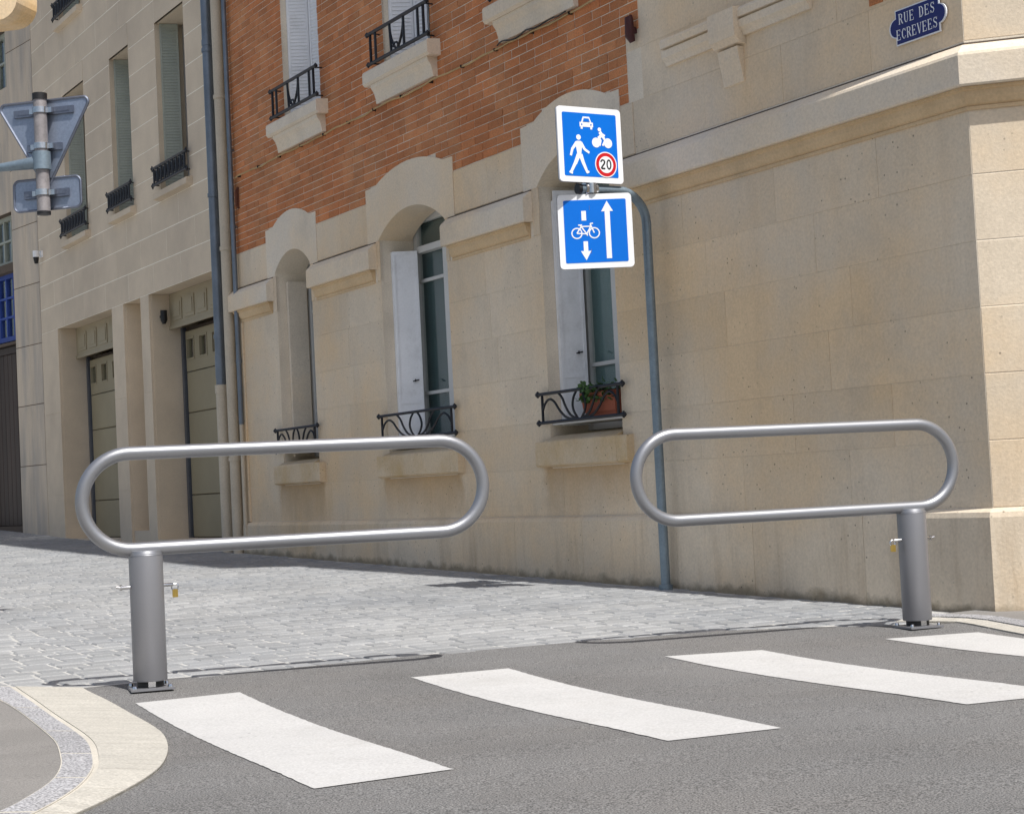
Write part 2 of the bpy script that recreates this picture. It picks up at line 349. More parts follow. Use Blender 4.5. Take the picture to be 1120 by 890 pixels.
def ribbon(a, b, za, zb, depth=.12):
    m = MB(); n = len(a)
    for (p, q) in zip(a, b):
        m.v += [tuple(W(p[0], p[1], h(*p)+za)), tuple(W(q[0], q[1], h(*q)+zb)), tuple(W(q[0], q[1], h(*q)+zb-depth)), tuple(W(p[0], p[1], h(*p)+za-depth))]
    for i in range(n-1):
        for k in range(4): m.f.append((4*i+k, 4*i+(k+1) % 4, 4*i+4+(k+1) % 4, 4*i+4+k))
    m.f += [(0,1,2,3), (4*n-4, 4*n-3, 4*n-2, 4*n-1)]
    return m
NS = 96
O_, I_, G_ = resample(OUT, NS), resample(INN, NS), resample(GRA, NS)
# pair the three lines by nearest parameter so that radial joints stay radial
gut = ribbon(O_, I_, .005, .0255); gut = gut.build('gutter', m_kerbline, kind='structure')
cuts = [0, 9, 20, 27, 31, 35, 39, 44, 52, 62, 74, 85, 96]
for a, b in zip(cuts, cuts[1:]):
    seg = range(a, b+1); oo = [O_[i] for i in seg]; ii = [lerp2(O_[i], I_[i], .93) for i in seg]
    oo[0] = lerp2(oo[0], oo[1], .06); ii[0] = lerp2(ii[0], ii[1], .06)
    ribbon(oo, ii, .008, .027).build('gutter_slab', m_gutter, gut)
kerb = ribbon([lerp2(I_[i], G_[i], 0) for i in range(NS+1)], G_, .0285, .0345).build('kerb', m_kerbline, kind='structure')
kc = [0, 8, 16, 23, 29, 35, 40, 45, 52, 60, 68, 77, 86, 96]
for a, b in zip(kc, kc[1:]):
    seg = list(range(a, b+1)); aa = [lerp2(I_[i], G_[i], .05) for i in seg]; bb = [lerp2(I_[i], G_[i], .96) for i in seg]
    aa[0] = lerp2(aa[0], aa[1], .22); bb[0] = lerp2(bb[0], bb[1], .22)
    ribbon(aa, bb, .0295, .0355).build('kerb_stone', m_granite, kerb)
fw_ = MB()
for i, p in enumerate(G_):
    fw_.v += [tuple(W(p[0], p[1], h(*p)+.032)), tuple(W(p[0]+.35, p[1]+2.2, h(*p)+.045)), tuple(W(p[0]+1.0, p[1]+9, h(*p)+.06))]
for i in range(NS):
    for k in range(2): fw_.f.append((3*i+k, 3*i+k+1, 3*i+4+k, 3*i+3+k))
fw_.build('footway', m_footway, kind='structure', smooth=True)
# right-hand kerb round the building corner
RO = [(0.10,0.62),(-0.02,0.50),(-0.129,0.451),(-0.3,0.494),(-0.562,0.58),(-0.80,0.655),(-1.5,0.86),(-3.5,1.5)]
RI = [(0.12,0.50),(0.02,0.42),(-0.166,0.385),(-0.32,0.412),(-0.60,0.497),(-0.84,0.565),(-1.53,0.775),(-3.52,1.4)]
RI2 = [(0.14,0.42),(0.05,0.35),(-0.12,0.30),(-0.34,0.33),(-0.62,0.405),(-0.86,0.475),(-1.56,0.68),(-3.55,1.3)]
a_, b_, c_ = resample(RO, 24), resample(RI, 24), resample(RI2, 24)
rg = ribbon(a_, b_, .002, .010).build('gutter', m_kerbline, kind='structure')
for k in range(0, 24, 4): ribbon([lerp2(a_[k], a_[k+1], .04)]+a_[k+1:k+5], [lerp2(lerp2(a_[k], a_[k+1], .04), lerp2(b_[k], b_[k+1], .04), .95)]+[lerp2(a_[i], b_[i], .95) for i in range(k+1, k+5)], .007, .017).build('gutter_slab', m_gutter, rg)
rk = ribbon(b_, c_, .013, .016).build('kerb', m_kerbline, kind='structure')
for k in range(0, 24, 3): ribbon([lerp2(b_[k], b_[k+1], .08)]+b_[k+1:k+4], [lerp2(c_[k], c_[k+1], .08)]+c_[k+1:k+4], .022, .028).build('kerb_stone', m_granite, rk)
m = MB()
for p in c_: m.v += [tuple(W(p[0], p[1], h(*p)+.014)), tuple(W(p[0]-.2, p[1]-2.6, h(*p)+.03))]
for i in range(24): m.f.append((2*i, 2*i+1, 2*i+3, 2*i+2))
m.build('footway', m_footway, kind='structure', smooth=True)

# ------------------------------------------------------------------ corner building
BL = 10.45                                   # facade length
cb = thing('corner_building', 'corner building with limestone ground floor and red brick storey above', 'building', CO, PHI)
GW = [(3.38, 4.33, 3.86), (5.80, 7.03, 6.41), (8.53, 9.39, 8.96)]                     # ground-floor openings
UW = [(3.75, 4.62), (5.90, 6.77), (8.13, 8.99)]                                       # first-floor openings
# core: solid masonry strips round the openings
cuts_u = sorted({0, BL} | {a for w in GW for a in w[:2]} | {a for w in UW for a in w})
wl = MB()
for a, b in zip(cuts_u, cuts_u[1:]):
    mid = (a+b)/2; holes = []
    if any(w[0] < mid < w[1] for w in GW): holes.append((1.10, 3.175))
    if any(w[0] < mid < w[1] for w in UW): holes.append((4.42, 6.60))
    z = -.4
    for z0, z1 in holes: wl.fb(a, b, -.42, -.0022, z, z0); z = z1
    wl.fb(a, b, -.42, -.0022, z, 14)
# cut corner at 45 degrees and the hidden sides
E = .70711
wl.prism([(0,.004),(2.4,2.404),(2.4,12),(2.0,12),(2.0,2.57),(-.166,.404),(-.166,.02)], lambda p, z: (p[0], p[1], z), -.4, 14)
wl.fb(BL-.35, BL-.01, -12, -.42, -.4, 14); wl.box(-BL+.3, 2.2, 11.6, 12, -.4, 14)
wall = wl.build('wall', m_mortar, cb)
rf = MB(); rf.prism([(-BL-.2,-.45),(.186,-.45),(2.85,2.2),(2.85,12.4),(-BL-.2,12.4)], lambda p, z: (p[0], p[1], z), 14.002, 14.3)
rf.add([(-BL,0,14.3),(0,0,14.3),(2.4,2.4,14.3),(2.4,12,14.3),(-BL,12,14.3),(-BL,5,16.5),(-1,5,16.5)], [(0,1,6,5),(1,2,6),(2,3,6),(3,4,5,6),(4,0,5)])
rf.build('roof', m_roof, cb)
fl = MB(); fl.box(-BL+.4, 1.9, .5, 11.5, 3.5, 3.75); fl.box(-BL+.4, 1.9, .5, 11.5, .5, .75); fl.box(-BL+.4, 1.9, 3.2, 3.3, -.2, 13.9); fl.build('interior_floor', m_interior, cb)

def spans(lo, hi, holes):
    out = []; a = lo
    for h0, h1 in sorted(holes):
        if h1 <= lo or h0 >= hi: continue
        if h0 > a: out.append((a, h0))
        a = max(a, h1)
    if a < hi: out.append((a, hi))
    return out
CH = .345
def course(lo, hi, z0, z1, holes, lmin, lmax, mat_, parent, v1=0., name='stone_block', off=0.):
    for a, b in spans(lo, hi, holes):
        L = b-a; n = max(1, round(L/random.uniform(lmin, lmax))); e = [a]
        for i in range(1, n): e.append(a+L*(i+random.uniform(-.18, .18)+off*.0)/n)
        e.append(b)
        for p, q in zip(e, e[1:]):
            MB().fblock(p+.0010, q-.0010, -.03, v1+random.uniform(-.0006, .0008), z0+.0010, z1-.0010, .0008).build(name, mat_, parent)
for k in range(6):
    z0 = .545+CH*k; z1 = z0+CH
    z1 = min(z1, 2.612)
    holes = []
    for w in GW:
        if z1 > 1.10: holes.append((w[0], w[1]))
    course(0, BL-.14, z0, z1, holes, .75, 1.15, m_block, wall)
# end pilaster at the left
for k in range(6): MB().fblock(BL-.138, BL-.002, -.03, .018, .545+CH*k+.001, min(.545+CH*(k+1), 2.6)-.001, .004).build('stone_block', m_block, wall)
# plinth
e = [.95, 1.95, 2.75, 3.9, 4.85, 5.9, 7.05, 8.0, 9.15, BL]
for a, b in zip(e, e[1:]):
    m = MB(); c = .0015
    m.fprof([(-.03,-.25),(.045,-.25),(.045,.505),(.032,.528),(.006,.541),(-.03,.541)], a+c, b-c); m.build('plinth_stone', m_block, wall)
# courses above the string course
for k in range(11):
    z0 = 2.97+CH*k; z1 = z0+CH
    hi = 2.92 if k % 2 else 3.09
    if k == 0: hi = 3.05
    course(0, hi, z0, z1, [], .75, 1.2, m_block, wall)
# stone belt below the bricks
for a, b in ((3.05, 3.198), (4.532, 5.618), (7.247, 8.348), (9.592, BL)):
    n = max(1, round((b-a)/.55))
    for i in range(n): MB().fblock(a+(b-a)*i/n+.001, a+(b-a)*(i+1)/n-.001, -.03, .007, 2.965, 3.312, .003).build('stone_block', m_block, wall)
# cut corner face blocks (same courses), built in the face's own frame
fr_ = link('corner_face', None, cb); 
bpy.data.objects.remove(fr_)
cf = MB().prism([(0,0),(.004,.004),(2.396,2.396),(2.4,2.4),(2.39,2.41),(-.01,.01)], lambda p, z: (p[0], p[1], z), -.3, 13.9).build('corner_wall', m_mortar, cb)
def cface(s0, s1, t0, t1, z0, z1, c=.003):
    """block on the cut corner: s along the face from the corner, t out of it"""
    f = lambda s, t, z: (s*E + t*E, s*E - t*E, z)
    P = [f(s0,t0,z0),f(s1,t0,z0),f(s1,t0,z1),f(s0,t0,z1),f(s0,t1-c,z0),f(s1,t1-c,z0),f(s1,t1-c,z1),f(s0,t1-c,z1),f(s0+c,t1,z0+c),f(s1-c,t1,z0+c),f(s1-c,t1,z1-c),f(s0+c,t1,z1-c)]
    F = [(8,9,10,11),(3,2,1,0)]
    for i in range(4):
        j = (i+1) % 4; F += [(4+i,4+j,8+j,8+i),(i,j,4+j,4+i)]
    return MB().add(P, F)
for k in list(range(6))+list(range(7, 18)):
    z0 = .545+CH*k if k < 7 else 2.97+CH*(k-7); z1 = z0+CH
    if k == 5: z1 = 2.612
    e = [0, random.uniform(.55, .8), random.uniform(1.3, 1.6), random.uniform(2.2, 2.5), 3.39]
    for a, b in zip(e, e[1:]): cface(a+.0015, b-.0015, -.012, .002+random.uniform(-.001, .001), z0+.0015, z1-.0015).build('stone_block', m_block, cf)
for a, b in ((.9, 1.9), (1.9, 3.39)):
    f = lambda p, s: (s*E + p[0]*E, s*E - p[0]*E, p[1]); m = MB(); pr = [(-.012,-.25),(.045,-.25),(.045,.505),(.032,.528),(.006,.541),(-.012,.541)]
    m.prism(pr, f, a+.0015, b-.0015).build('plinth_stone', m_block, cf)
def mitred(prof, ulen, slen):
    m = MB(); n = len(prof); t2 = math.tan(R(22.5))
    m.v = [(-ulen, -p[0], p[1]) for p in prof]+[(p[0]*t2, -p[0], p[1]) for p in prof]+[(slen*E + p[0]*E, slen*E - p[0]*E, p[1]) for p in prof]
    for o in (0, n): m.f += [(o+i, o+(i+1) % n, o+n+(i+1) % n, o+n+i) for i in range(n)]
    m.f += [tuple(range(n)), tuple(range(3*n-1, 2*n-1, -1))]; return m
mitred([(-.012,-.25),(.045,-.25),(.046,.2),(.044,.495),(.036,.522),(.004,.541),(-.012,.541)], .9485, .8985).build('plinth_stone', m_block, cf)
# string course with a mitred return on the cut corner
SP = [(-.02,2.722),(.078,2.722),(.084,2.730),(.084,2.880),(.078,2.896),(.020,2.946),(.002,2.949),(-.02,2.949)]
MP = [(-.02,2.604),(.010,2.604),(.012,2.622),(.006,2.626),(.020,2.636),(.036,2.668),(.040,2.700),(.054,2.706),(.054,2.7205),(-.02,2.7205)]
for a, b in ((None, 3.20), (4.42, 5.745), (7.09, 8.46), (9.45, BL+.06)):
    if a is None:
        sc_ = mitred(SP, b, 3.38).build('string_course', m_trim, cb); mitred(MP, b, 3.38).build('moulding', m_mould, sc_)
        mitred([(-.01,2.9495),(.0035,2.9495),(.0035,2.9595),(-.01,2.9595)], b-.005, 3.36).build('joint_shadow_line', m_gap, sc_)  # solid dark strip, joint dirt and the groove's shade put into its colour
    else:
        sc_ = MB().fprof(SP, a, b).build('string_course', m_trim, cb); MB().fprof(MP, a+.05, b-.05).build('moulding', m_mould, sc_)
        MB().fb(a+.005, min(b, BL)-.005, -.01, .0095, 2.9495, 2.9595).build('joint_shadow_line', m_gap, sc_)

# window surrounds, sills, frames, shutters, railings
def rail_fan(m, u0, u1, z0, z1, v, r=.0105, fan=True):
    """wrought iron guard: two bars with knobs, end posts, fan of curved bars"""
    P = lambda u, z: (-u, -v, z)
    uc = (u0+u1)/2
    for z in (z0, z1):
        m.tube([P(u0-.05, z), P(u1+.05, z)], r*1.25, 6)
        for ux in (u0-.06, u1+.06):
            m.tube([P(ux-.022, z), P(ux-.010, z), P(ux+.010, z), P(ux+.022, z)], [.005, .019, .019, .005], 6)
            m.tube([P(ux, z-.024), P(ux, z+.024)], .008, 5)
    for ux in (u0, u1):
        m.tube([P(ux, z0), P(ux, z1)], r*1.1, 6)
        for z in (z0, z1): m.tube([(-ux, -v, z), (-ux, .06, z)], .007, 5)
    w = (u1-u0)/2; H = z1-z0
    if fan:
        for s in (-1, 1):
            for ctl in ([(.03,0),(.13,.25),(.17,.5),(.13,.78),(.04,1)], [(.05,0),(.24,.18),(.36,.48),(.44,.78),(.56,1)], [(.10,.02),(.34,.10),(.52,.36),(.66,.68),(.80,.80),(.92,.66),(.985,.44)]):
                pts = []; m_ = len(ctl)
                for i in range(m_-1):
                    p0, p1, p2, p3 = ctl[max(i-1,0)], ctl[i], ctl[i+1], ctl[min(i+2, m_-1)]
                    for k in range(4):
                        q = k/4; f_ = lambda d: .5*(2*p1[d]+(p2[d]-p0[d])*q+(2*p0[d]-5*p1[d]+4*p2[d]-p3[d])*q*q+(3*p1[d]-p0[d]-3*p2[d]+p3[d])*q**3)
                        pts.append(P(uc+s*w*f_(0), z0+H*f_(1)))
                pts.append(P(uc+s*w*ctl[-1][0], z0+H*ctl[-1][1])); m.tube(pts, r*.9, 5)
    else:
        for f in (.10, .90): m.tube([P(u0+(u1-u0)*f, z0), P(u0+(u1-u0)*f, z1)], r, 5)
        m.tube([P(u0+(u1-u0)*.60, z0), P(u0+(u1-u0)*.62, z1)], r, 5); m.tube([P(u0+(u1-u0)*.36, z0), P(u0+(u1-u0)*.36, z1)], r, 5)
        for s, a in ((-1, .36), (1, .62)):
            pts = [P(uc + (u1-u0)*(a-.5)*(1-i/10)**.8*1.0 + s*.0 + .03*s*math.sin(math.pi*i/10), z1-H*(i/10)) for i in range(11)]
            m.tube(pts, r*.9, 5)
        m.tube([P(uc+.02+.045*math.cos(t*.7), z0+.035+.035*math.sin(t*.7)) for t in range(9)], r*.8, 5)
def window_frame(m, u0, u1, z0, z1, v, bars, transom=None, t=.055, mull=.07):
    m.fb(u0, u0+t, v-.05, v, z0, z1); m.fb(u1-t, u1, v-.05, v, z0, z1); m.fb(u0+t, u1-t, v-.05, v-.002, z0, z0+t*1.3); m.fb(u0+t, u1-t, v-.05, v-.002, z1-t, z1)
    uc = (u0+u1)/2; m.fb(uc-mull/2, uc+mull/2, v-.05, v+.012, z0+t*1.3, transom or z1-t)
    if transom: m.fb(u0+t, u1-t, v-.06, v+.03, transom, transom+.055)
    for zb in bars:
        m.fb(u0+t, uc-mull/2, v-.04, v-.012, zb-.014, zb+.014); m.fb(uc+mull/2, u1-t, v-.04, v-.012, zb-.014, zb+.014)
def panes(par, u0, u1, z0, z1, v, bars, transom=None, t=.055):
    uc = (u0+u1)/2; zz = [z0+t]+[b for b in bars]+[transom or z1-t]
    for a, b in ((u0+t, uc-.035), (uc+.035, u1-t)):
        for p, q in zip(zz, zz[1:]): MB().fb(a, b, v-.030, v-.026, p+.014, q-.014).build('pane', m_glass, par)
    if transom: MB().fb(u0+t, u1-t, v-.030, v-.026, transom+.056, z1-t).build('pane', m_glass, par)
def shutter_leaf(m, ux, s, v0, v1, z0, z1, louvre=False, th=.018):
    """folded metal shutter lying in the reveal: stack of leaves with ribs / slats, s = +1 towards the opening centre"""
    m.fb(ux, ux+s*th, v0, v1, z0, z1)
    m.fb(ux+s*th, ux+s*(th+.012), v0, v0+.022, z0, z1); m.fb(ux+s*th, ux+s*(th+.012), v1-.022, v1, z0, z1)
    z = z0+.02
    if louvre:
        while z < z1-.05:
            x0, x1 = -(ux+s*th), -(ux+s*(th+.010))
            m.add([(x0,-v0-.022,z),(x0,-v1+.022,z),(x1,-v1+.022,z+.006),(x1,-v0-.022,z+.006),(x0,-v0-.022,z+.030),(x0,-v1+.022,z+.030)],
                  [(0,1,2,3),(3,2,5,4)]); z += .034
    else:
        for zz in (z0+.02, z0+(z1-z0)*.47, z1-.05): m.fb(ux+s*th, ux+s*(th+.010), v0+.022, v1-.022, zz, zz+.03)
def angled_leaf(m, ua, va, ub, vb, z0, z1, th=.02, louvre=False):
    """shutter leaf standing at an angle, hinged on the outer edge of the reveal"""
    a, b = Vector((-ua, -va)), Vector((-ub, -vb)); t = (b-a).normalized(); n_ = Vector((t.y, -t.x))
    if n_.y > 0: n_ = -n_
    def q(p0, p1, o0, o1, za, zb):
        P = [a+t*p0+n_*o0, a+t*p1+n_*o0, a+t*p1+n_*o1, a+t*p0+n_*o1]
        m.add([(p.x, p.y, za) for p in P]+[(p.x, p.y, zb) for p in P], [(0,3,2,1),(4,5,6,7),(0,1,5,4),(1,2,6,5),(2,3,7,6),(3,0,4,7)])
    L = (b-a).length; q(0, L, -th, 0, z0, z1); q(0, .022, 0, .008, z0, z1); q(L-.022, L, 0, .008, z0, z1)
    if louvre:
        z = z0+.02
        while z < z1-.05:
            P = [a+t*.022, a+t*(L-.022)]; o = n_*.008
            m.add([(P[0].x,P[0].y,z+.03),(P[1].x,P[1].y,z+.03),(P[1].x+o.x,P[1].y+o.y,z+.002),(P[0].x+o.x,P[0].y+o.y,z+.002),(P[0].x,P[0].y,z),(P[1].x,P[1].y,z)], [(0,1,2,3),(3,2,5,4)]); z += .034
    else:
        for zz in (z0, z0+(z1-z0)*.2, z1-.03): q(.022, L-.022, 0, .006, zz, zz+.03)
def arch_pts(u0, u1, zs, zc, n=18):
    w = (u1-u0)/2; r = (w*w+(zc-zs)**2)/(2*(zc-zs)); cz = zc-r; a = math.degrees(math.asin(min(1, w/r)))
    if zc-zs > w: a = 90
    return arc((u0+u1)/2, cz, r, 90-a, 90+a, n)
ROOMV = -.33
for i, (u0, u1, uc) in enumerate(GW):
    wf = MB(); window_frame(wf, u0+.002, u1-.002, 1.16, 3.174, ROOMV, (1.62, 2.60) if i else (1.64, 2.60), 2.84, t=.065, mull=.11)
    wo = wf.build('window', m_frame, cb)
    panes(wo, u0, u1, 1.16, 3.17, ROOMV, (1.62, 2.60), 2.84)
    # stone head: straight shoulders, raised stepped top, segmental arch cut through to the frame
    e = .20 if i != 1 else .215
    ap = arch_pts(u0, u1, 2.965 if i != 2 else 2.985, 3.165)
    top = arch_pts(u0-.02, u1+.02, 3.44, 3.552, 12) if i else arch_pts(u0-.02, u1+.02, 3.44, 3.552, 12)
    # outline order: lower right corner -> arch -> lower left -> up -> extrados -> back
    poly = [(u0-.18, 2.958), (u0-.001, 2.958)] + ap[::-1] + [(u1+.001, 2.958), (u1+e, 2.958), (u1+e, 3.435)] + top + [(u0-.18, 3.435)]
    # jamb blocks either side of the head (flush stones between head and string course)
    MB().fp(poly, -.31, .010).build('window_head', m_trim, wo)
    if i == 0: MB().fblock(3.20, u0, -.03, .006, 2.612, 2.958, .002).build('jamb_stone', m_block, wo)
    jr = {0: (3.20, u0), 1: (5.745, u0), 2: (8.46, u0)}[i]; jl = {0: (u1, 4.42), 1: (u1, 7.09), 2: (u1, 9.45)}[i]
    for (a, b) in ((jr, jl) if i else (jl,)): MB().fblock(a, b, -.03, .006, 2.612, 2.958, .002).build('jamb_stone', m_block, wo)
    # sill
    s = MB(); s.fprof([(-.33,1.10),(-.33,1.155),(-.02,1.125),(.055,1.090),(.062,1.08),(.062,.915),(.045,.902),(-.03,.895),(-.03,1.09)], u0+.002, u1-.002)
    s.fprof([(-.028,1.090),(.055,1.088),(.061,1.078),(.061,.916),(.044,.903),(-.028,.897)], u0-.13, u0+.0); s.fprof([(-.028,1.090),(.055,1.088),(.061,1.078),(.061,.916),(.044,.903),(-.028,.897)], u1, u1+.13)
    s.build('sill', m_sill, wo)
    # shutters folded into the reveals
    if i < 2:
        m = MB(); shutter_leaf(m, u1-.004, -1, -.295, -.10, 1.20, 2.86); m.build('shutter_leaf', m_white, wo)
        m = MB(); angled_leaf(m, u1-.045, -.095, u1-(.155 if i else .10), -.285, 1.20, 2.86 if i else 2.93); m.build('shutter_leaf', m_white, wo)
        hp = lambda f_, o_, z: (-(u1-.045-(.11 if i else .055)*f_)+.87*o_, .095+.19*f_-.5*o_, z)
        MB().tube([hp(.70,.0,1.74), hp(.70,.018,1.735), hp(.70,.018,1.72)], .006, 6).tube([hp(.60,.018,1.725), hp(.85,.018,1.735)], .006, 6).build('shutter_handle', m_iron, wo)
        m = MB(); shutter_leaf(m, u0+.004, 1, -.295, -.10, 1.20, 2.86); m.build('shutter_leaf', m_white, wo)
        MB().fb(u0+.02, u0+.115, -.135, -.115, 1.20, 2.80).build('shutter_leaf', m_white, wo)
    else:
        MB().fb(u1-.05, u1-.004, -.30, -.10, 1.17, 2.90).build('shutter_box', m_trim, wo)
        m = MB(); m.fb(u0+.006, u0+.245, -.16, -.13, 1.17, 2.885); m.fb(u0+.03, u0+.22, -.13, -.125, 1.9, 2.8); m.build('shutter_leaf', m_panel, wo)
    rr = MB(); rail_fan(rr, u0-.03, u1+.02, 1.225, 1.435, .045); rr.build('railing', m_iron, wo, smooth=True)
    MB().fb(u0+.058, u1-.058, -.382, -.378, 1.24, 3.1).build('pane_backing', m_backing_dark if i else m_backing_teal, wo)  # sheet added behind the panes, its teal stands in for reflections in the glass
    MB().fb(u0+.003, u1-.003, -.30, -.02, 1.205, 1.232).build('inner_ledge', m_frame, wo)
# first-floor windows
for i, (u0, u1) in enumerate(UW):
    wf = MB(); window_frame(wf, u0+.002, u1-.002, 4.46, 6.598, ROOMV, (5.1, 5.8)); wo = wf.build('window', m_frame, cb)
    panes(wo, u0, u1, 4.46, 6.598, ROOMV, (5.1, 5.8))
    s = MB(); c = (u0+u1)/2; hw = (u1-u0)/2
    pr = [(-.03,4.285),(.105,4.285),(.125,4.305),(.125,4.395),(.115,4.41),(-.03,4.42)]
    s.fprof(pr, c-hw-.17, c+hw+.19); s.fb(u0+.002, u1-.002, -.33, -.031, 4.40, 4.425)
    s.fprof([(-.03,4.125),(.045,4.125),(.05,4.17),(.065,4.22),(.09,4.255),(.095,4.284),(-.03,4.284)], c-hw-.10, c+hw+.10); s.build('sill', m_trim, wo)
    m = MB(); shutter_leaf(m, u1-.004, -1, -.295, -.06, 4.45, 6.55, True); m.build('shutter_leaf', m_white, wo)
    m = MB(); angled_leaf(m, u1-.04, -.055, u1-.13, -.235, 4.45, 6.55, louvre=True); m.build('shutter_leaf', m_white, wo)
    m = MB(); angled_leaf(m, u1-.14, -.24, u1-.27, -.30, 4.45, 6.55, louvre=True); m.build('shutter_leaf', m_white, wo)
    m = MB(); shutter_leaf(m, u0+.004, 1, -.295, -.10, 4.45, 6.55, True); m.build('shutter_leaf', m_white, wo)
    rr = MB(); rail_fan(rr, c-hw-.07, c+hw+.06, 4.465, 4.725, .095, r=.0125, fan=False); rr.build('railing', m_iron, wo, smooth=True)
# ledge with bracket on the stone part of the first floor
lm = MB(); lm.fprof([(-.01,3.452),(.02,3.452),(.03,3.475),(.05,3.50),(.055,3.545),(.030,3.552),(.030,3.558),(.06,3.562),(.065,3.60),(.05,3.622),(-.01,3.632)], 1.17, 2.62)
lm.build('ledge', m_trim, cb)
lb = MB(); lb.fprof([(-.01,3.40),(.05,3.415),(.085,3.45),(.092,3.52),(.09,3.625),(-.01,3.640)], 1.80, 2.06)
lb.fprof([(-.01,3.17),(.010,3.18),(.022,3.25),(.040,3.33),(.048,3.395),(-.01,3.395)], 1.83, 2.03); lb.build('bracket', m_trim, cb)

# bricks: running courses with odd headers; biggest 300 on screen as pieces
BH, BLN = .0665, .225
bricks = []
bw = MB(); bw.fb(3.06, BL-.011, -.02, -.0035, 3.30, 6.72)
holes_b = [(a, b, 4.42, 6.60) for a, b in UW]
bwm = MB()
for a, b in zip(sorted({3.06, BL-.011} | {x for w in UW for x in w}), sorted({3.06, BL-.011} | {x for w in UW for x in w})[1:]):
    if any(w[0] < (a+b)/2 < w[1] for w in UW): bwm.fb(a, b, -.02, -.0030, 3.305, 4.42); bwm.fb(a, b, -.02, -.0030, 6.60, 6.72)
    else: bwm.fb(a, b, -.02, -.0030, 3.305, 6.72)
bwall = bwm.build('brick_wall', m_bmortar, cb)
def in_head(u, z):
    if z < 3.312: return True
    for i, (u0, u1, uc) in enumerate(GW):
        e = .20 if i != 1 else .215
        if u0-.17 < u < u1+e-.01 and z < 3.43: return True
        if u0+.1 < u < u1-.1 and z < 3.50: return True
    return False
k = 0; z = 3.318
while z < 6.70:
    blk = k//5 % 2
    lo = 2.93 if (z > 3.74 and (int((z-3.74)/.345) % 2 == 0)) else 3.095
    hl = [w for w in UW if z+BH > 4.42 and z < 6.60]
    for a, b in spans(lo, BL-.03, hl):
        u = a - (0 if k % 2 else BLN/2)
        while u < b:
            L = BLN if random.random() > .14 else .115
            p, q = max(u, a), min(u+L, b); u += L
            if q-p < .03: continue
            if all(in_head(x, z+BH*.5) for x in (p+.01, (p+q)/2, q-.01)): continue
            bricks.append((p+.004, q-.004, z+.0035, z+BH-.0035))
    z += BH; k += 1
for zz in range(4):
    for j in range(2): bricks.append((.46+.12*j, .57+.12*j, 3.335+BH*zz, 3.335+BH*(zz+1)-.009))
def to_px(p):
    q = camo.matrix_world.inverted() @ p
    return (560+1900*q.x/-q.z, 445-1900*q.y/-q.z)
def bsize(b):
    x0, y0 = to_px(W(b[0], 0, b[3])); x1, y1 = to_px(W(b[1], 0, b[2]))
    if max(y0, y1) < 0: return -1
    return abs(x0-x1)*abs(y0-y1)
bricks.sort(key=bsize, reverse=True)
bp_ = []
for k in range(6):
    mb = MB(); j = lambda: random.uniform(-.002, .002)
    P = [(-.1,.015,-.03),(.1,.015,-.03),(.1,.015,.03),(-.1,.015,.03),(-.1,.003,-.03),(.1,.003,-.03),(.1,.003,.03),(-.1,.003,.03),(-.096+j(),0,-.0265+j()),(.096+j(),0,-.0265+j()),(.096+j(),0,.0265+j()),(-.096+j(),0,.0265+j())]
    F = [(8,9,10,11)]
    for i in range(4):
        jn = (i+1) % 4; F += [(4+i,4+jn,8+jn,8+i),(i,jn,4+jn,4+i)]
    me = bpy.data.meshes.new('brick'); me.from_pydata(P, [], F); me.materials.append(m_brick); bp_.append(me)
bf = MB()
for i, (p, q, z0, z1) in enumerate(bricks):
    dv = random.uniform(.0015, .0055)
    c = Vector((-(p+q)/2, -dv, (z0+z1)/2)); sx, sz = (q-p)/.2, (z1-z0)/.06
    if i < 300:
        o = link('brick', bp_[i % 6], bwall, None, c); o.scale = (sx, 1, sz); o.rotation_euler = (0, random.gauss(0, .006), random.gauss(0, .004))
    else:
        me = bp_[i % 6]; bf.add([(v.co.x*sx+c.x, v.co.y+c.y, v.co.z*sz+c.z) for v in me.vertices], [tuple(f.vertices) for f in me.polygons])
bf.build('brick_field', m_brick_i, bwall, kind='stuff')
uw_ = MB(); uw_.fb(3.0, BL-.01, -.02, .001, 6.722, 13.9); uw_.build('upper_wall', m_brick_i, cb)

# ------------------------------------------------------------------ apartment building with garages
ab = thing('apartment_building', 'beige panel-clad apartment building with two garage doors, left of the downpipes', 'building', CO, PHI)
AW = [(11.74, 12.73), (13.72, 14.50), (15.62, 16.62)]
U0, U1 = BL+.002, 18.08
cu = sorted({U0, U1, 11.10, 13.32, 13.63, 14.30, 14.77, 17.25} | {x for w in AW for x in w})
wl = MB()
def opening(mid): return 11.10 < mid < 13.32 or 13.63 < mid < 14.30 or 14.77 < mid < 17.25
for a, b in zip(cu, cu[1:]):
    mid = (a+b)/2; z = 3.252 if opening(mid) else -.2
    for w in AW:
        if w[0] < mid < w[1]:
            wl.fb(a, b, -.6, -.006, z, 4.38); z = 6.345; wl.fb(a, b, -.6, -.006, z, 7.34); z = 9.3
    wl.fb(a, b, -.6, -.006, z, 14)
wl.fb(U0, U0+.3, -10, -.6, -.2, 14); wl.fb(U1-.3, U1, -10, -.6, -.2, 14); wl.fb(U0, U1, -10, -9.7, -.2, 14); wl.fb(U0, U1, -10, 0-.6, 13.7, 14)
wl.fb(U0+.3, U1-.3, -3.3, -3.2, -.2, 13.7); wl.fb(13.632, 14.298, -.5, -.3, -.2, 3.251); wl.fb(13.632, 14.298, -.30, -.03, -.2, .46)
awall = wl.build('wall', m_panel, ab)
PH = .3365; zrow = []; z = 3.25
row = 0
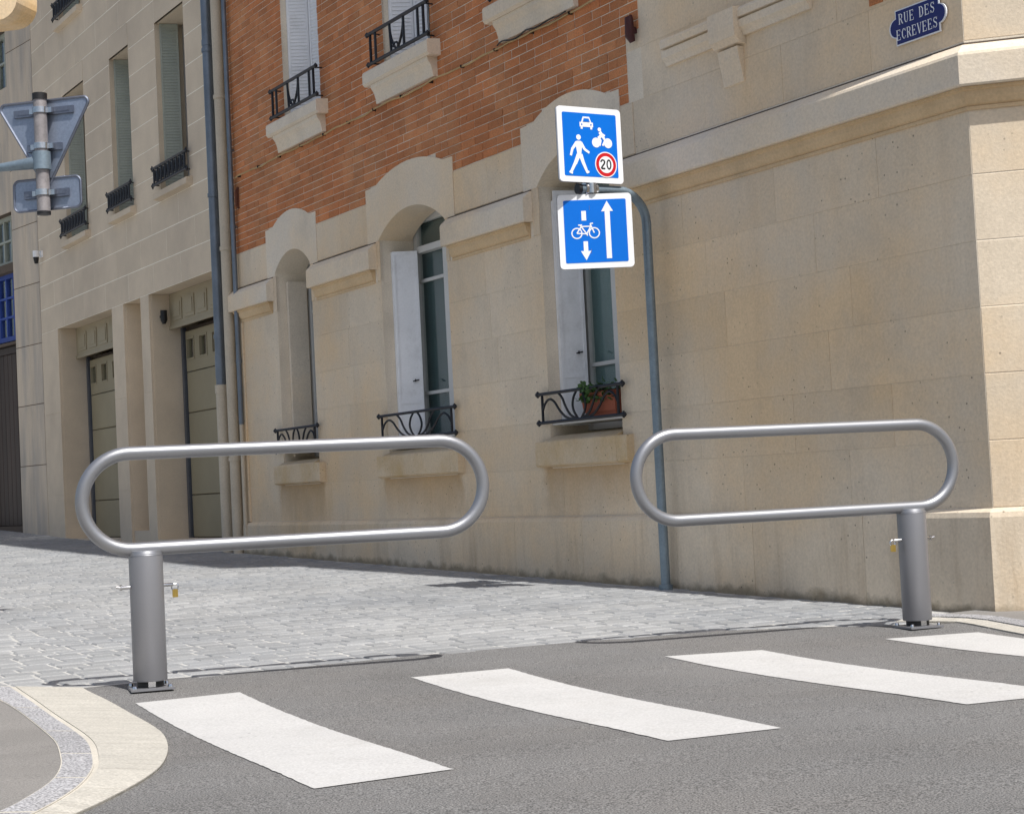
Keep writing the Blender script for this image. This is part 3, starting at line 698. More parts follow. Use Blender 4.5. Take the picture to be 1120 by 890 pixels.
while z < 8.6:
    z1 = z+PH
    holes = [w for w in AW if (z+.02 < 6.345 and z1-.02 > 4.38) or (z+.02 < 9.3 and z1-.02 > 7.34)]
    for a, b in spans(U0, U1, holes):
        L = b-a; n = max(1, round(L/.95)); off = .0 if n == 1 else (.25 if row % 2 else -.22)
        e = [a]+[a+L*(i+off)/n for i in range(1, n)]+[b]
        for p, q in zip(e, e[1:]):
            zs = [(z, z1)]
            for (lo, hi) in ((4.38, 6.345), (7.34, 9.3)):
                if any(w[0]-.01 <= p and q <= w[1]+.01 for w in AW): zs = [(max(x, y0), min(y, y1)) for x, y in zs for y0, y1 in ((-9, lo), (hi, 99)) if min(y, y1)-max(x, y0) > .02]
            for x, y in zs:
                MB().fblock(p+.006, q-.006, -.03, random.uniform(-.001, .001), x+.006, y-.006, .001).build('cladding_panel', m_panel, awall)
    for w in holes:
        for lo, hi in ((z, 4.38), (6.345, z1), (z, 7.34)):
            if .02 < hi-lo < PH and lo >= z-.001 and hi <= z1+.001: MB().fblock(w[0]+.005, w[1]-.005, -.03, 0, lo+(.005 if lo == z else 0), hi-.005, .001).build('cladding_panel', m_panel, awall)
    for a, b in spans(U0, U1, [w for w in AW if (z1 > 4.38 and z < 6.345) or (z1 > 7.34 and z < 9.3)]): MB().fb(a+.001, b-.001, -.005, -.0025, z, z1).build('joint_bed', m_pjoint, awall)
    z = z1; row += 1
for a, b in ((U0, 11.10), (13.32, 13.63), (14.30, 14.77), (17.25, U1)):
    for p, q in ((.0, .96), (.96, 2.1), (2.1, 3.25)): MB().fblock(a+.0005, b-.0005, -.03, .0, p-(.2 if p == 0 else 0)+.0005, q-.0005, .002).build('cladding_panel', m_panel, awall)
# reveals of the garages and the niche, painted like the wall
for a in (13.32, 17.25, 14.30): MB().fb(a-.012, a-.001, -.40, -.032, -.1, 3.25).build('reveal', m_panel, ab)
def garage(u0, u1):
    fr = MB(); fr.fb(u0, u1, -.30, -.25, 2.85, 3.249); fr.fb(u0, u1, -.26, -.235, 2.83, 2.87)
    n = 5
    for i in range(n):
        a = u0+.08+(u1-u0-.1)*i/n; b = a+(u1-u0-.1)/n-.10
        fr.fb(a, b, -.25, -.238, 2.92, 3.17); fr.fb(a+.04, b-.04, -.238, -.230, 2.96, 3.13)
    fr.fb(u0+.0, u0+.001, -.3, -.29, 2.8, 2.84)
    go = MB().fb(u0+.075, u1-.075, -.50, -.46, .2, 2.849).build('garage_door', m_gap, ab)
    MB().fb(u1-.075, u1-.014, -.42, -.37, .2, 2.849).build('door_jamb', m_alut, go); MB().fb(u0+.014, u0+.075, -.42, -.37, .2, 2.849).build('door_jamb', m_alut, go)
    fr.build('lintel_panel', m_lintel, go)
    zz = [.36, .86, 1.34, 1.83, 2.315, 2.80]
    for k, (p, q) in enumerate(zip(zz, zz[1:])):
        a, b = u0+.08, u1-.095
        m = MB()
        if k == 4:
            n = 5; ws = []
            for i in range(n):
                c = b-.26-(b-a-.3)*i/(n-1)*1.0+.10; ws.append((c-.115, c+.115))
            ws = [w for w in ws if w[0] > a+.03]; x = a
            for w0, w1 in sorted(ws):
                m.fb(x, w0, -.45, -.40, p+.004, q-.004); m.fb(w0, w1, -.45, -.40, p+.004, p+.16); m.fb(w0, w1, -.45, -.40, q-.10, q-.004); x = w1
                m.fb(w0-.02, w0, -.40, -.392, p+.14, q-.08); m.fb(w1, w1+.02, -.40, -.392, p+.14, q-.08); m.fb(w0, w1, -.40, -.392, p+.14, p+.16); m.fb(w0, w1, -.40, -.392, q-.10, q-.08)
                MB().fb(w0, w1, -.43, -.425, p+.16, q-.10).build('pane', m_glass, go)
            m.fb(x, b, -.45, -.40, p+.004, q-.004)
        else: m.fblock(a, b, -.45, -.40, p+.004, q-.004, .008)
        m.build('door_panel', m_garage, go)
    MB().fb(u0+.001, u1-.001, -.45, .01, .1, .355).build('threshold', m_panel, go)
garage(11.101, 13.305); garage(14.771, 17.235)
for i, (u0, u1) in enumerate(AW):
    for z0, z1 in ((4.38, 6.345), (7.34, 9.3)):
        if z0 > 7 and i < 2: continue
        wf = MB(); window_frame(wf, u0+.003, u1-.003, z0+.05, z1-.002, -.34, (), None, .05, .06); wo = wf.build('window', m_frame, ab)
        panes(wo, u0, u1, z0+.05, z1, -.34, ())
        s = MB(); s.fprof([(-.33,z0+.002),(.075,z0-.025),(.075,z0-.095),(-.02,z0-.11),(-.02,z0-.03),(-.33,z0-.03)], u0+.002, u1-.002); s.fprof([(-.003,z0-.005),(.0745,z0-.0255),(.0745,z0-.0945),(-.003,z0-.109)], u0-.09, u0); s.fprof([(-.003,z0-.005),(.0745,z0-.0255),(.0745,z0-.0945),(-.003,z0-.109)], u1, u1+.06)
        s.build('sill', m_panel, wo)
        m = MB(); angled_leaf(m, u1-.02, -.06, u1-.085, -.26, z0+.06, z1-.004, louvre=True); m.build('shutter_leaf', m_green, wo)
        m = MB(); shutter_leaf(m, u0+.004, 1, -.29, -.10, z0+.06, z1-.004, True); m.build('shutter_leaf', m_green, wo)
        m = MB(); P = lambda u, z: (-u, -.06, z)
        for z in (z0+.07, z0+.27):
            m.tube([P(u0-.08, z), P(u1+.08, z)], .014, 6)
            for ux in (u0-.09, u1+.09): m.tube([P(ux-.03, z), P(ux, z), P(ux+.03, z)], [.004, .022, .004], 6); m.tube([P(ux, z-.035), P(ux, z+.035)], .008, 5)
        n = 9
        for k in range(n):
            ux = u0-.03+(u1-u0+.06)*k/(n-1); m.tube([P(ux, z0+.07), P(ux, z0+.27)], .012, 5)
            if k < n-1:
                ub = ux+(u1-u0+.06)/(n-1)/2
                m.tube([(-(ub+.034*math.cos(t*math.pi/4)), -.06, z0+.17+.062*math.sin(t*math.pi/4)) for t in range(8)], .011, 4, closed=True)
                for zz in (z0+.085, z0+.255): m.tube([(-(ub-.02), -.06, zz), (-(ub+.02), -.06, zz)], .012, 4)
        for ux in (u0-.03, u1+.03):
            for z in (z0+.07, z0+.27): m.tube([(-ux, -.06, z), (-ux, .03, z)], .008, 5)
        m.build('railing', m_iron, wo)
al = MB(); al.cyl((-12.80, .20), .05, 3.02, 3.15, 12); al.tube([(-12.80,.20,3.15),(-12.80,.20,3.20)], [.055,.03], 12)
gl_ = tag(MB().tube([(-13.20,.14,2.93),(-13.20,.14,3.05)], .04, 12).box(-13.31,-13.20,.125,.155,2.97,3.0).tube([(-13.20,.14,2.89),(-13.20,.14,2.93)], [.02,.04], 12).build('garage_lamp', m_black, None, True, loc=CO, rotz=PHI), 'small black lamp in the reveal above the right garage door', 'lamp')
wlp = thing('wall_lamp', 'small white and black lamp high on the left end of the beige apartment wall', 'lamp', CO, PHI)
MB().box(-17.93,-17.85,-.03,0,4.33,4.42).tube([(-17.89,-.02,4.38),(-17.89,-.09,4.38)], .015, 8).tube([(-17.89,-.09,4.33),(-17.89,-.09,4.42)], .045, 12).build('bracket', m_signw, wlp, True)
MB().tube([(-17.89,-.09,4.24),(-17.89,-.09,4.33)], [.025,.042], 12).build('lens', m_black, wlp, True)

# ------------------------------------------------------------------ grey house at the far left, turned eight degrees
TH = R(8); D3 = D*math.cos(TH)+N*math.sin(TH); PHI3 = math.atan2(-D3.y, -D3.x); P3 = W(18.1, 0)
th = thing('rendered_house', 'grey rendered house with dark door and blue window at the left edge', 'house', P3, PHI3)
cs = [.005, .93, 2.15, 7]; wl = MB()
OPN = [(.55, 3.22), (3.26, 4.30), (4.42, 5.16), (7.02, 7.90)]
for a, b in zip(cs, cs[1:]):
    z = -.2
    if a == .93:
        for p, q in OPN:
            if p > z: wl.fb(a, b, -.4, -.008, z, p)
            z = q
    wl.fb(a, b, -.4, -.008, z, 13)
wl.fb(.3, 7, -8, -7.8, -.2, 13); wl.fb(6.8, 7, -8, -.4, -.2, 13); wl.fb(.3, 7, -8, -.4, 12.8, 13); wl.fb(.3, .5, -8, -.4, -.2, 13); wl.fb(.5, 6.8, -2.1, -2.0, -.2, 12.8)
tw = wl.build('wall', m_gap, th)
zz = [.35, 1.41, 2.28, 3.14, 4.01, 4.88, 5.75, 6.62, 7.50, 8.37]
for k, (p, q) in enumerate(zip(zz, zz[1:])):
    for a, b in (((.0, .44), (.44, .93)) if k not in (6, 7) else ((.0, .20), (.20, .93))): MB().fblock(a+.002, b-.002, -.03, random.uniform(-.001,.001), p+.005, q-.005, .004).build('wall_panel', m_panel3, tw)
    for a, b in ((2.15, 3.6), (3.6, 5.2), (5.2, 7)): MB().fblock(a+.002, b-.002, -.03, 0, p+.005, q-.005, .004).build('wall_panel', m_panel3, tw)
for p, q in ((5.16, 7.02), (7.90, 8.4)): MB().fblock(.932, 2.148, -.03, 0, p+.005, q-.005, .004).build('wall_panel', m_panel3, tw)
dr = MB(); dr.fb(.931, .99, -.14, -.06, .55, 3.2); dr.fb(2.09, 2.149, -.14, -.06, .55, 3.2); dr.fb(.99, 2.09, -.14, -.06, 3.10, 3.2)
dr = dr.build('door', m_darkwood, th)
for i in range(7):
    a = .99+1.1*i/7; MB().fblock(a+.003, a+1.1/7-.003, -.13, -.08, .555, 3.098, .006).build('plank', m_darkwood, dr)
def small_win(z0, z1, mt, nb):
    m = MB(); m.fb(.935, .99, -.20, -.12, z0, z1); m.fb(2.09, 2.145, -.20, -.12, z0, z1); m.fb(.99, 2.09, -.20, -.121, z0, z0+.07); m.fb(.99, 2.09, -.20, -.121, z1-.06, z1)
    for i in range(1, 4): m.fb(.99+1.1*i/4-.02, .99+1.1*i/4+.02, -.19, -.125, z0+.07, z1-.06)
    for i in range(1, nb): z = z0+.07+(z1-z0-.13)*i/nb; m.fb(.99, 2.09, -.188, -.128, z-.015, z+.015)
    o = m.build('window', mt, th)
    for i in range(4):
        for k in range(nb):
            a = .99+1.1*i/4; z = z0+.07+(z1-z0-.13)*k/nb; MB().fb(a+.02, a+1.1/4-.02, -.165, -.160, z+.015, z+(z1-z0-.13)/nb-.015).build('pane', m_glass, o)
    return o
small_win(3.30, 4.30, m_bluewin, 3); small_win(4.42, 5.16, m_green, 2); small_win(7.02, 7.90, m_green, 2)

# ------------------------------------------------------------------ pipes and cables on the facades
def pipe(name, label, pts, r, m_, brackets, n=14):
    t = thing(name, label, 'pipe', CO, PHI)
    MB().tube([(-u, -v, z) for u, v, z in pts], r, n).build('pipe', m_, t, True)
    for z, u, v in brackets:
        b = MB(); b.tube([(-u,-v,z-.02),(-u,-v,z+.02)], r*1.18, n); b.box(-u-.008, -u+.008, -v, .012, z-.008, z+.008); b.build('bracket', m_, t, True)
    return t
gp = pipe('downpipe', 'dark grey zinc downpipe, leftmost of the pipes between the two buildings', [(10.80,.085,1.93),(10.80,.085,13.8)], .052, m_zinc, [(5.55,10.80,.085),(4.0,10.80,.085),(2.5,10.80,.085),(7.2,10.80,.085)])
MB().tube([(-10.80,-.085,.2),(-10.80,-.085,1.90),(-10.80,-.085,1.90),(-10.80,-.085,1.99)], [.060,.060,.068,.068], 16).build('pipe_boot', m_beigepipe, gp, True)
MB().tube([(-10.80,-.085,5.60),(-10.80,-.085,5.66)], .057, 16).build('collar', m_zinc, gp, True)
MB().tube([(-10.80,-.085,2.06),(-10.80,-.085,2.30)], .056, 16).build('collar', m_zinc, gp, True)
bp2 = pipe('downpipe', 'beige painted downpipe between the dark zinc pipe and the thin grey one', [(10.565,.06,.2),(10.565,.06,13.8)], .055, m_beigepipe, [(5.0,10.565,.06),(3.4,10.565,.06),(1.2,10.565,.06),(6.5,10.565,.06)])
tp = pipe('downpipe', 'thin grey pipe along the left edge of the brick wall', [(10.36,.05,1.55),(10.36,.05,13.8)], .026, m_zinc, [(4.4,10.36,.05),(3.6,10.36,.05),(2.2,10.36,.05)], 10)
MB().tube([(-10.36,-.05,.25),(-10.36,-.05,1.58)], .022, 10).build('pipe_foot', m_beigepipe, tp, True)
cbm = MB(); pts = []
for i in range(61):
    u = 10.3-7.25*i/60; pts.append((-u, -.028-.008*math.sin(i*.9), 4.098+.006*math.sin(i*.7)+.004*math.sin(i*1.9)-(.0 if u > 3.75 else 0)))
cbm.tube(pts, .0075, 6)
cbo = thing('facade_cable', 'cream cable running below the first-floor sills across the brick', 'cable', CO, PHI)
cbm.build('cable', m_cable, cbo, True)
cm = MB()
pts = [(-(4.75-1.0*i/30), -.045-.012*math.sin(i*.5), 4.112+.010*math.sin(i*.63)) for i in range(31)]; cm.tube(pts, .006, 5); cm.build('black_wire', m_black, cbo, True)
for i in range(14):
    u = 10.2-7.0*i/13; MB().box(-u-.004, -u+.004, -.038, -.0, 4.088, 4.110).build('clip', m_black, cbo)
ins = MB(); ins.tube([(-2.97,-.03,3.70),(-2.97,-.05,3.74),(-2.97,-.05,3.86),(-2.97,-.03,3.88)], [.02,.035,.03,.01], 10).box(-2.985,-2.955,-.03,.0,3.76,3.80)
tag(ins.build('wall_anchor', mat('oxblood_paint', (.055,.012,.014), rough=.5), None, True, loc=CO, rotz=PHI), 'dark red anchor fitting at the right edge of the brick wall', 'anchor')
ins = MB(); ins.box(-10.30,-10.27,-.02,.0,3.78,4.0).tube([(-10.285,-.03,3.97),(-10.285,-.03,3.80)], .016, 8)
tag(ins.build('wall_anchor', mat('rusty_iron', (.10,.035,.02), rough=.8), None, True, loc=CO, rotz=PHI), 'rusty iron anchor on the brick beside the thin pipe', 'anchor')

# ------------------------------------------------------------------ street name plate
def plate_poly(w, hh, s=1.):
    r = hh*.27; P = []
    x, y = w/2, hh/2
    P += [(-x, -y), (x, -y), (x, -r)]
    P += [(x+r*.95*math.cos(R(a)), r*math.sin(R(a))) for a in range(-80, 81, 16)]
    P += [(x, r), (x, y), (-x, y), (-x, r)]
    P += [(-x-r*.95*math.cos(R(a)), r*math.sin(R(a))) for a in range(80, -81, -16)]
    P += [(-x, -r)]
    return P
SERIF = {  # strokes: (x0,y0,x1,y1,width) in a unit box; thick stems, thin hairlines, serifs
 'E': [(.2,0,.2,1,.2),(.2,.96,.85,.96,.09),(.2,.5,.65,.5,.09),(.2,.04,.88,.04,.09),(.84,.98,.84,.76,.08),(.87,.02,.87,.26,.08),(.63,.6,.63,.4,.08),(.02,.97,.3,.97,.06),(.02,.03,.3,.03,.06)],
 'R': [(.2,0,.2,1,.2),(.2,.96,.55,.96,.09),(.2,.5,.55,.5,.09),(.55,.96,.74,.86,.12),(.74,.88,.74,.6,.18),(.74,.62,.55,.5,.12),(.5,.5,.85,.02,.18),(.78,.03,1.0,.03,.06),(.02,.97,.3,.97,.06),(.02,.03,.38,.03,.06)],
 'U': [(.2,1,.2,.25,.2),(.2,.28,.36,.06,.14),(.34,.05,.66,.05,.09),(.64,.06,.8,.28,.1),(.8,.25,.8,1,.1),(.02,.97,.38,.97,.06),(.62,.97,.98,.97,.06)],
 'D': [(.2,0,.2,1,.2),(.2,.96,.55,.96,.09),(.2,.04,.55,.04,.09),(.53,.97,.8,.75,.14),(.8,.78,.8,.22,.2),(.8,.25,.53,.03,.14),(.02,.97,.3,.97,.06),(.02,.03,.3,.03,.06)],
 'S': [(.82,.76,.6,.95,.09),(.62,.96,.35,.94,.09),(.37,.95,.18,.76,.13),(.18,.78,.3,.58,.16),(.28,.6,.72,.42,.2),(.7,.44,.82,.24,.16),(.82,.26,.64,.05,.13),(.66,.05,.36,.04,.09),(.38,.04,.15,.26,.09),(.85,.98,.85,.72,.07),(.13,.02,.13,.28,.07)],
 'C': [(.85,.74,.62,.95,.09),(.64,.96,.42,.94,.1),(.45,.95,.2,.7,.15),(.2,.74,.2,.28,.2),(.2,.3,.44,.05,.15),(.42,.05,.66,.04,.09),(.64,.04,.88,.26,.09),(.87,.98,.87,.7,.07)],
 'V': [(.15,1,.5,0,.19),(.5,0,.85,1,.09),(0,.97,.34,.97,.06),(.68,.97,1.0,.97,.06)],
}
def letters(m, text, x0, z0, hh, adv, wd, fn, lift=0., slant=.0):
    x = x0
    for ch in text:
        if ch != ' ':
            for k, (a, b, c, d, w) in enumerate(SERIF[ch]):
                p, q = Vector((x+a*wd, z0+b*hh)), Vector((x+c*wd, z0+d*hh)); t = (q-p).normalized(); nrm = Vector((-t.y, t.x))*w*wd*.5
                m.add([fn(p+nrm, k), fn(q+nrm, k), fn(q-nrm, k), fn(p-nrm, k)], [(0,1,2,3)])
        x += adv*(.6 if ch == ' ' else 1)
pl = thing('street_name_plate', 'navy enamel street name plate with white letters at the building corner', 'sign', W(.312, .012, 3.155), PHI)
PL = lambda d: (lambda p, v: (p[0], -v, p[1]))
MB().prism(plate_poly(.335, .195), PL(0), -.004, .004).build('plate', m_platew, pl)
pc = pl.children[0]
MB().prism([(x*.955, y*.93) for x, y in plate_poly(.335, .195)], PL(0), .004, .0055).build('enamel_field', m_plateb, pc)
lt = MB(); fnl = lambda p, k: (p.x, -.0062-.00006*k, p.y)
letters(lt, 'RUE', -.140, .014, .058, .042, .036, fnl); letters(lt, 'DES', .018, .014, .058, .042, .036, fnl)
letters(lt, 'ECREVEES', -.163, -.070, .058, .0400, .036, fnl)
lt.build('lettering', m_platew, pc)

# ------------------------------------------------------------------ traffic sign on its bent pole
ts_ = thing('traffic_sign', 'two blue square traffic signs on a bent galvanised pole against the wall', 'sign', CO, PHI)
pu, pv = 2.80, .115
hz = h(pu, pv)
pts = [(-pu, -pv, hz-.1), (-pu, -pv, 1.0), (-pu, -pv, 2.45)]
for i in range(1, 9):
    a = R(90*i/8); pts.append((-pu, -pv-.205*(1-math.cos(a)), 2.45+.205*math.sin(a)))
pts.append((-pu, -.62, 2.655))
MB().tube(pts, .031, 16).build('pole', m_galv, ts_, True)
MB().cyl((-pu, -pv), .045, hz-.05, hz+.03, 16).build('pole_foot', m_galv, ts_, True)
MB().tube([(-pu, -.615, 2.655), (-pu, -.64, 2.655)], .034, 16).build('end_cap', m_black, ts_, True)
MB().cyl((-pu-.0, -.545), .024, 2.18, 3.10, 12).build('mast', m_galv, ts_, True)
MB().tube([(-pu+.0, -.50, 2.655), (-pu+.0, -.59, 2.655)], .043, 12).tube([(-pu+.03,-.545,2.625),(-pu+.03,-.545,2.69)], .03, 10).build('clamp', m_steel, ts_, True)
for zc in (2.25, 2.53, 2.80, 3.06): MB().box(-pu, -pu+.030, -.575, -.515, zc-.015, zc+.015).build('clamp', m_steel, ts_)
def rrect(w, r, n=6):
    P = []
    for cx, cy, a in ((w/2-r, w/2-r, 0), (-w/2+r, w/2-r, 90), (-w/2+r, -w/2+r, 180), (w/2-r, -w/2+r, 270)): P += arc(cx, cy, r, a, a+90, n)
    return P
class Sign:
    def __init__(s, size, vc, zc, yaw=0.):
        s.S = size; s.vc = vc; s.zc = zc; s.x = -pu+.040; s.c, s.s = math.cos(yaw), math.sin(yaw)
    def fn(s, x): return lambda p, d: (s.x+p[0]*s.s+(x+d)*s.c, -s.vc+p[0]*s.c-(x+d)*s.s, s.zc+p[1])
    def T(s, q): return [((a-.5)*s.S, (.5-b)*s.S) for a, b in q]
    def flat(s, m, q, lay): m.prism(s.T(q), s.fn(0), .006+.0012*lay, .0064+.0012*lay)
    def panel(s):
        p = MB().prism(rrect(s.S, .055*s.S), s.fn(0), -.012, .004).build('sign_panel', m_signw, ts_)
        MB().prism(rrect(s.S*.845, .02*s.S), s.fn(0), .004, .0055).build('blue_field', m_signb, p)
        MB().prism(rrect(s.S*1.004, .056*s.S), s.fn(0), -.014, -.010).build('back_edge', m_alut, p); return p
def disc(cx, cy, r, n=28): return [(cx+r*math.cos(2*math.pi*i/n), cy+r*math.sin(2*math.pi*i/n)) for i in range(n)]
def limb(a, b, wa, wb):
    dx, dy = b[0]-a[0], b[1]-a[1]; L = math.hypot(dx, dy); nx, ny = -dy/L, dx/L
    return [(a[0]+nx*wa/2, a[1]+ny*wa/2), (b[0]+nx*wb/2, b[1]+ny*wb/2), (b[0]-nx*wb/2, b[1]-ny*wb/2), (a[0]-nx*wa/2, a[1]-ny*wa/2)]
def ring(sg, m, cx, cy, r0, r1, lay, n=24):
    f = sg.fn(0)
    for i in range(n):
        a, b = 2*math.pi*i/n, 2*math.pi*(i+1)/n
        q = [(cx+r*math.cos(t), cy+r*math.sin(t)) for r, t in ((r0,a),(r1,a),(r1,b),(r0,b))]
        m.add([f(p, .0064+.0012*lay) for p in sg.T(q)], [(0,1,2,3)])
up = Sign(.485, .550, 2.934); A = up.panel()
m = MB()    # car seen from the front
for k, q in enumerate([[(.37,.20),(.40,.125),(.50,.125),(.53,.20)], [(.345,.20),(.555,.20),(.555,.262),(.345,.262)], limb((.375,.25),(.375,.292),.03,.03), limb((.525,.25),(.525,.292),.03,.03)]): up.flat(m, q, .1*k)
m.build('car_symbol', m_signw, A)
m = MB(); up.flat(m, [(.395,.195),(.412,.148),(.488,.148),(.505,.195)], 1.6); up.flat(m, disc(.378,.23,.011,10), 1.6); up.flat(m, disc(.522,.23,.011,10), 1.6); m.build('car_glass', m_signb, A)
m = MB()    # pedestrian
Q = [disc(.318,.405,.036,20), [(.285,.455),(.352,.455),(.372,.49),(.352,.60),(.345,.66),(.29,.66),(.283,.60),(.265,.49)], limb((.288,.475),(.215,.56),.048,.036), limb((.215,.555),(.183,.655),.038,.032),
     limb((.348,.475),(.405,.565),.046,.036), limb((.40,.56),(.475,.605),.036,.032), limb((.335,.635),(.375,.75),.062,.048), limb((.372,.74),(.43,.872),.050,.036), limb((.418,.873),(.458,.855),.03,.028),
     limb((.305,.64),(.245,.76),.062,.05), limb((.248,.75),(.175,.873),.048,.036), limb((.15,.868),(.20,.888),.028,.03)]
for k, q in enumerate(Q): up.flat(m, q, .1*k)
m.build('pedestrian_symbol', m_signw, A)
m = MB()    # cyclist with solid wheels
Q = [disc(.592,.462,.066), disc(.778,.462,.066), disc(.652,.285,.027,16), limb((.655,.318),(.70,.375),.05,.05), limb((.69,.36),(.625,.40),.045,.035), limb((.665,.33),(.735,.365),.026,.022), limb((.70,.375),(.735,.43),.04,.03),
     limb((.735,.425),(.69,.50),.028,.024), limb((.625,.395),(.672,.44),.035,.026), limb((.665,.43),(.645,.505),.026,.022), limb((.592,.462),(.66,.40),.018,.018), limb((.72,.40),(.778,.462),.018,.018)]
for k, q in enumerate(Q): up.flat(m, q, .1*k)
m.build('cyclist_symbol', m_signw, A)
m = MB(); up.flat(m, disc(.728,.752,.172,40), 1.0); m.build('limit_rim', m_signw, A)
m = MB(); up.flat(m, disc(.728,.752,.158,40), 1.5); m.build('limit_ring', m_signr, A)
m = MB(); up.flat(m, disc(.728,.752,.112,40), 2.0); m.build('limit_face', m_signw, A)
m = MB(); w = .023
two = [(.647,.722),(.652,.703),(.668,.692),(.688,.692),(.703,.704),(.706,.722),(.698,.740),(.678,.765),(.655,.792),(.650,.806),(.712,.806)]
for a, b in zip(two, two[1:]): up.flat(m, limb(a, b, w, w), 2.5)
f = up.fn(0)
for i in range(20):
    t0, t1 = 2*math.pi*i/20, 2*math.pi*(i+1)/20
    m.add([f(p, .0064+.0012*2.6) for p in up.T([(.772+a*math.cos(t), .749+b*math.sin(t)) for a, b, t in ((.019,.047,t0),(.040,.070,t0),(.040,.070,t1),(.019,.047,t1))])], [(0,1,2,3)])
m.build('limit_number', m_black, A)
lo_ = Sign(.478, .540, 2.380, R(26)); B = lo_.panel()
def arrow(pts_list, name):
    m = MB()
    for k, q in enumerate(pts_list): lo_.flat(m, q, .1*k)
    m.build(name, m_signw, B)
arrow([[(.63,.225),(.70,.225),(.70,.875),(.63,.875)], [(.585,.24),(.665,.10),(.745,.24)]], 'arrow_up')
arrow([[(.315,.225),(.378,.225),(.378,.355),(.315,.355)]], 'dash')
arrow([[(.325,.635),(.385,.635),(.385,.77),(.325,.77)], [(.285,.765),(.425,.765),(.355,.89)]], 'arrow_down')
m = MB()
for cx in (.243, .478): ring(lo_, m, cx, .525, .060, .076, .0)
for k, (a, b) in enumerate([((.243,.525),(.305,.435)),((.305,.435),(.435,.435)),((.435,.435),(.375,.535)),((.375,.535),(.290,.415)),((.375,.535),(.243,.525)),((.478,.525),(.425,.400)),((.425,.400),(.465,.395)),((.265,.415),(.318,.415)),((.375,.535),(.385,.56))]): lo_.flat(m, limb(a, b, .017, .017), .2+.05*k)
m.build('bicycle_symbol', m_signw, B)

# ------------------------------------------------------------------ two pivoting barriers
def barrier(loc, ang, label, pin_side, reach):
    t = thing('pivoting_barrier', label, 'barrier', loc, ang, 'pivoting barriers across the street')
    rr, r = .2, .0285; zc = .78; x0, x1 = -.278+r, reach-r
    pts = []
    for i in range(25): a = R(90+180*i/24); pts.append((x0+rr+rr*math.cos(a), 0, zc+rr*math.sin(a)))
    for i in range(1, 12): pts.append((x0+rr+(x1-x0-2*rr)*i/12, 0, zc-rr))
    for i in range(25): a = R(-90+180*i/24); pts.append((x1-rr+rr*math.cos(a), 0, zc+rr*math.sin(a)))
    for i in range(1, 12): pts.append((x1-rr-(x1-x0-2*rr)*i/12, 0, zc+rr))
    MB().tube(pts, r, 20, closed=True).build('rail_loop', m_silver, t, True, angle=80)
    p = MB(); p.tube([(0,0,.035),(0,0,.040),(0,0,.555),(0,0,.560)], [.068,.070,.070,.069], 40); p.build('post', m_postgrey, t, True)
    MB().tube([(0,0,.553),(0,0,.572)], [.071,.064], 40).build('weld_collar', m_silver, t, True)
    MB().tube([(0,0,.012),(0,0,.034)], .055, 24).build('pivot_core', m_black, t, True)
    b = MB(); b.box(-.088, .088, -.088, .088, .0, .009); b.build('base_plate', m_postgrey, t)
    for sx in (-1, 1):
        for sy in (-1, 1):
            c = Vector((sx*.072, sy*.072, -.004)); MB().tube([c+Vector((0,0,.012)), c+Vector((0,0,.018)), c+Vector((0,0,.026))], [.011,.011,.007], 8).build('bolt', m_steel, t, True)
    for sy in (-1, 1): MB().box(-.015, .015, sy*.045-.012, sy*.045+.012, .012, .036).build('pivot_lug', m_steel, t)
    d = Vector((1, .12*pin_side, 0)).normalized(); zc = .425
    MB().tube([d*-.112+Vector((0,0,zc)), d*-.105+Vector((0,0,zc)), d*.105+Vector((0,0,zc)), d*.112+Vector((0,0,zc))], [.004,.008,.008,.004], 10).build('locking_pin', m_steel, t, True)
    e_ = d*(.100*pin_side)
    q = MB(); q.tube([e_+Vector((.018*pin_side+.014*math.cos(a_), 0, zc-.012+.014*math.sin(a_))) for a_ in [R(36*i) for i in range(10)]], .004, 6, closed=True)
    k = q.build('padlock', m_steel, t, True)
    pb = MB(); cx = e_.x+.018*pin_side; pb.box(cx-.011, cx+.011, e_.y-.007, e_.y+.007, zc-.054, zc-.020); pb.build('lock_body', m_brass, k)
    e2 = d*(-.100*pin_side)
    MB().tube([e2+Vector((-.008*pin_side, 0, zc+.012*s)) + Vector((0, 0, 0)) for s in (-1, 0, 1)], .006, 8).build('pin_ring', m_steel, t, True)
    MB().tube([e2+Vector((-.004*pin_side, 0, zc)), e2+Vector((-.026*pin_side, 0, zc+.004))], .006, 8).build('pin_tab', m_steel, t, True)
BA = R(90-72)
barrier((-1.557, 7.259, .014), BA, 'silver-grey loop barrier standing at the left beside the cream kerb', 1, 1.512)
barrier((1.908, 8.446, .000), BA+math.pi, 'silver-grey loop barrier standing at the right in front of the building corner', 1, 1.452)

# ------------------------------------------------------------------ flower box in the right-hand window
fb_ = thing('flower_box', 'terracotta flower box with green plant behind the railing of the right ground-floor window', 'planter', CO, PHI)
m = MB(); a, b = -3.86, -3.43; z0, z1 = 1.265, 1.405
def taper(m, x0, x1, y0, y1, za, zb, d): m.add([(x0+d,y0+d,za),(x1-d,y0+d,za),(x1-d,y1-d,za),(x0+d,y1-d,za),(x0,y0,zb),(x1,y0,zb),(x1,y1,zb),(x0,y1,zb)], [(0,3,2,1),(4,5,6,7),(0,1,5,4),(1,2,6,5),(2,3,7,6),(3,0,4,7)])
taper(m, a, b, -.02, .13, z0, z1-.03, .012); m.box(a-.008, b+.008, -.028, .138, z1-.03, z1); m.build('box', m_terra, fb_)
MB().box(a+.01, b-.01, -.012, .12, z1, z1+.008).build('soil', m_soil, fb_)
MB().box(a+.02, b-.02, .0, .11, 1.232, z0).build('foot', m_terra, fb_)
lf = MB()
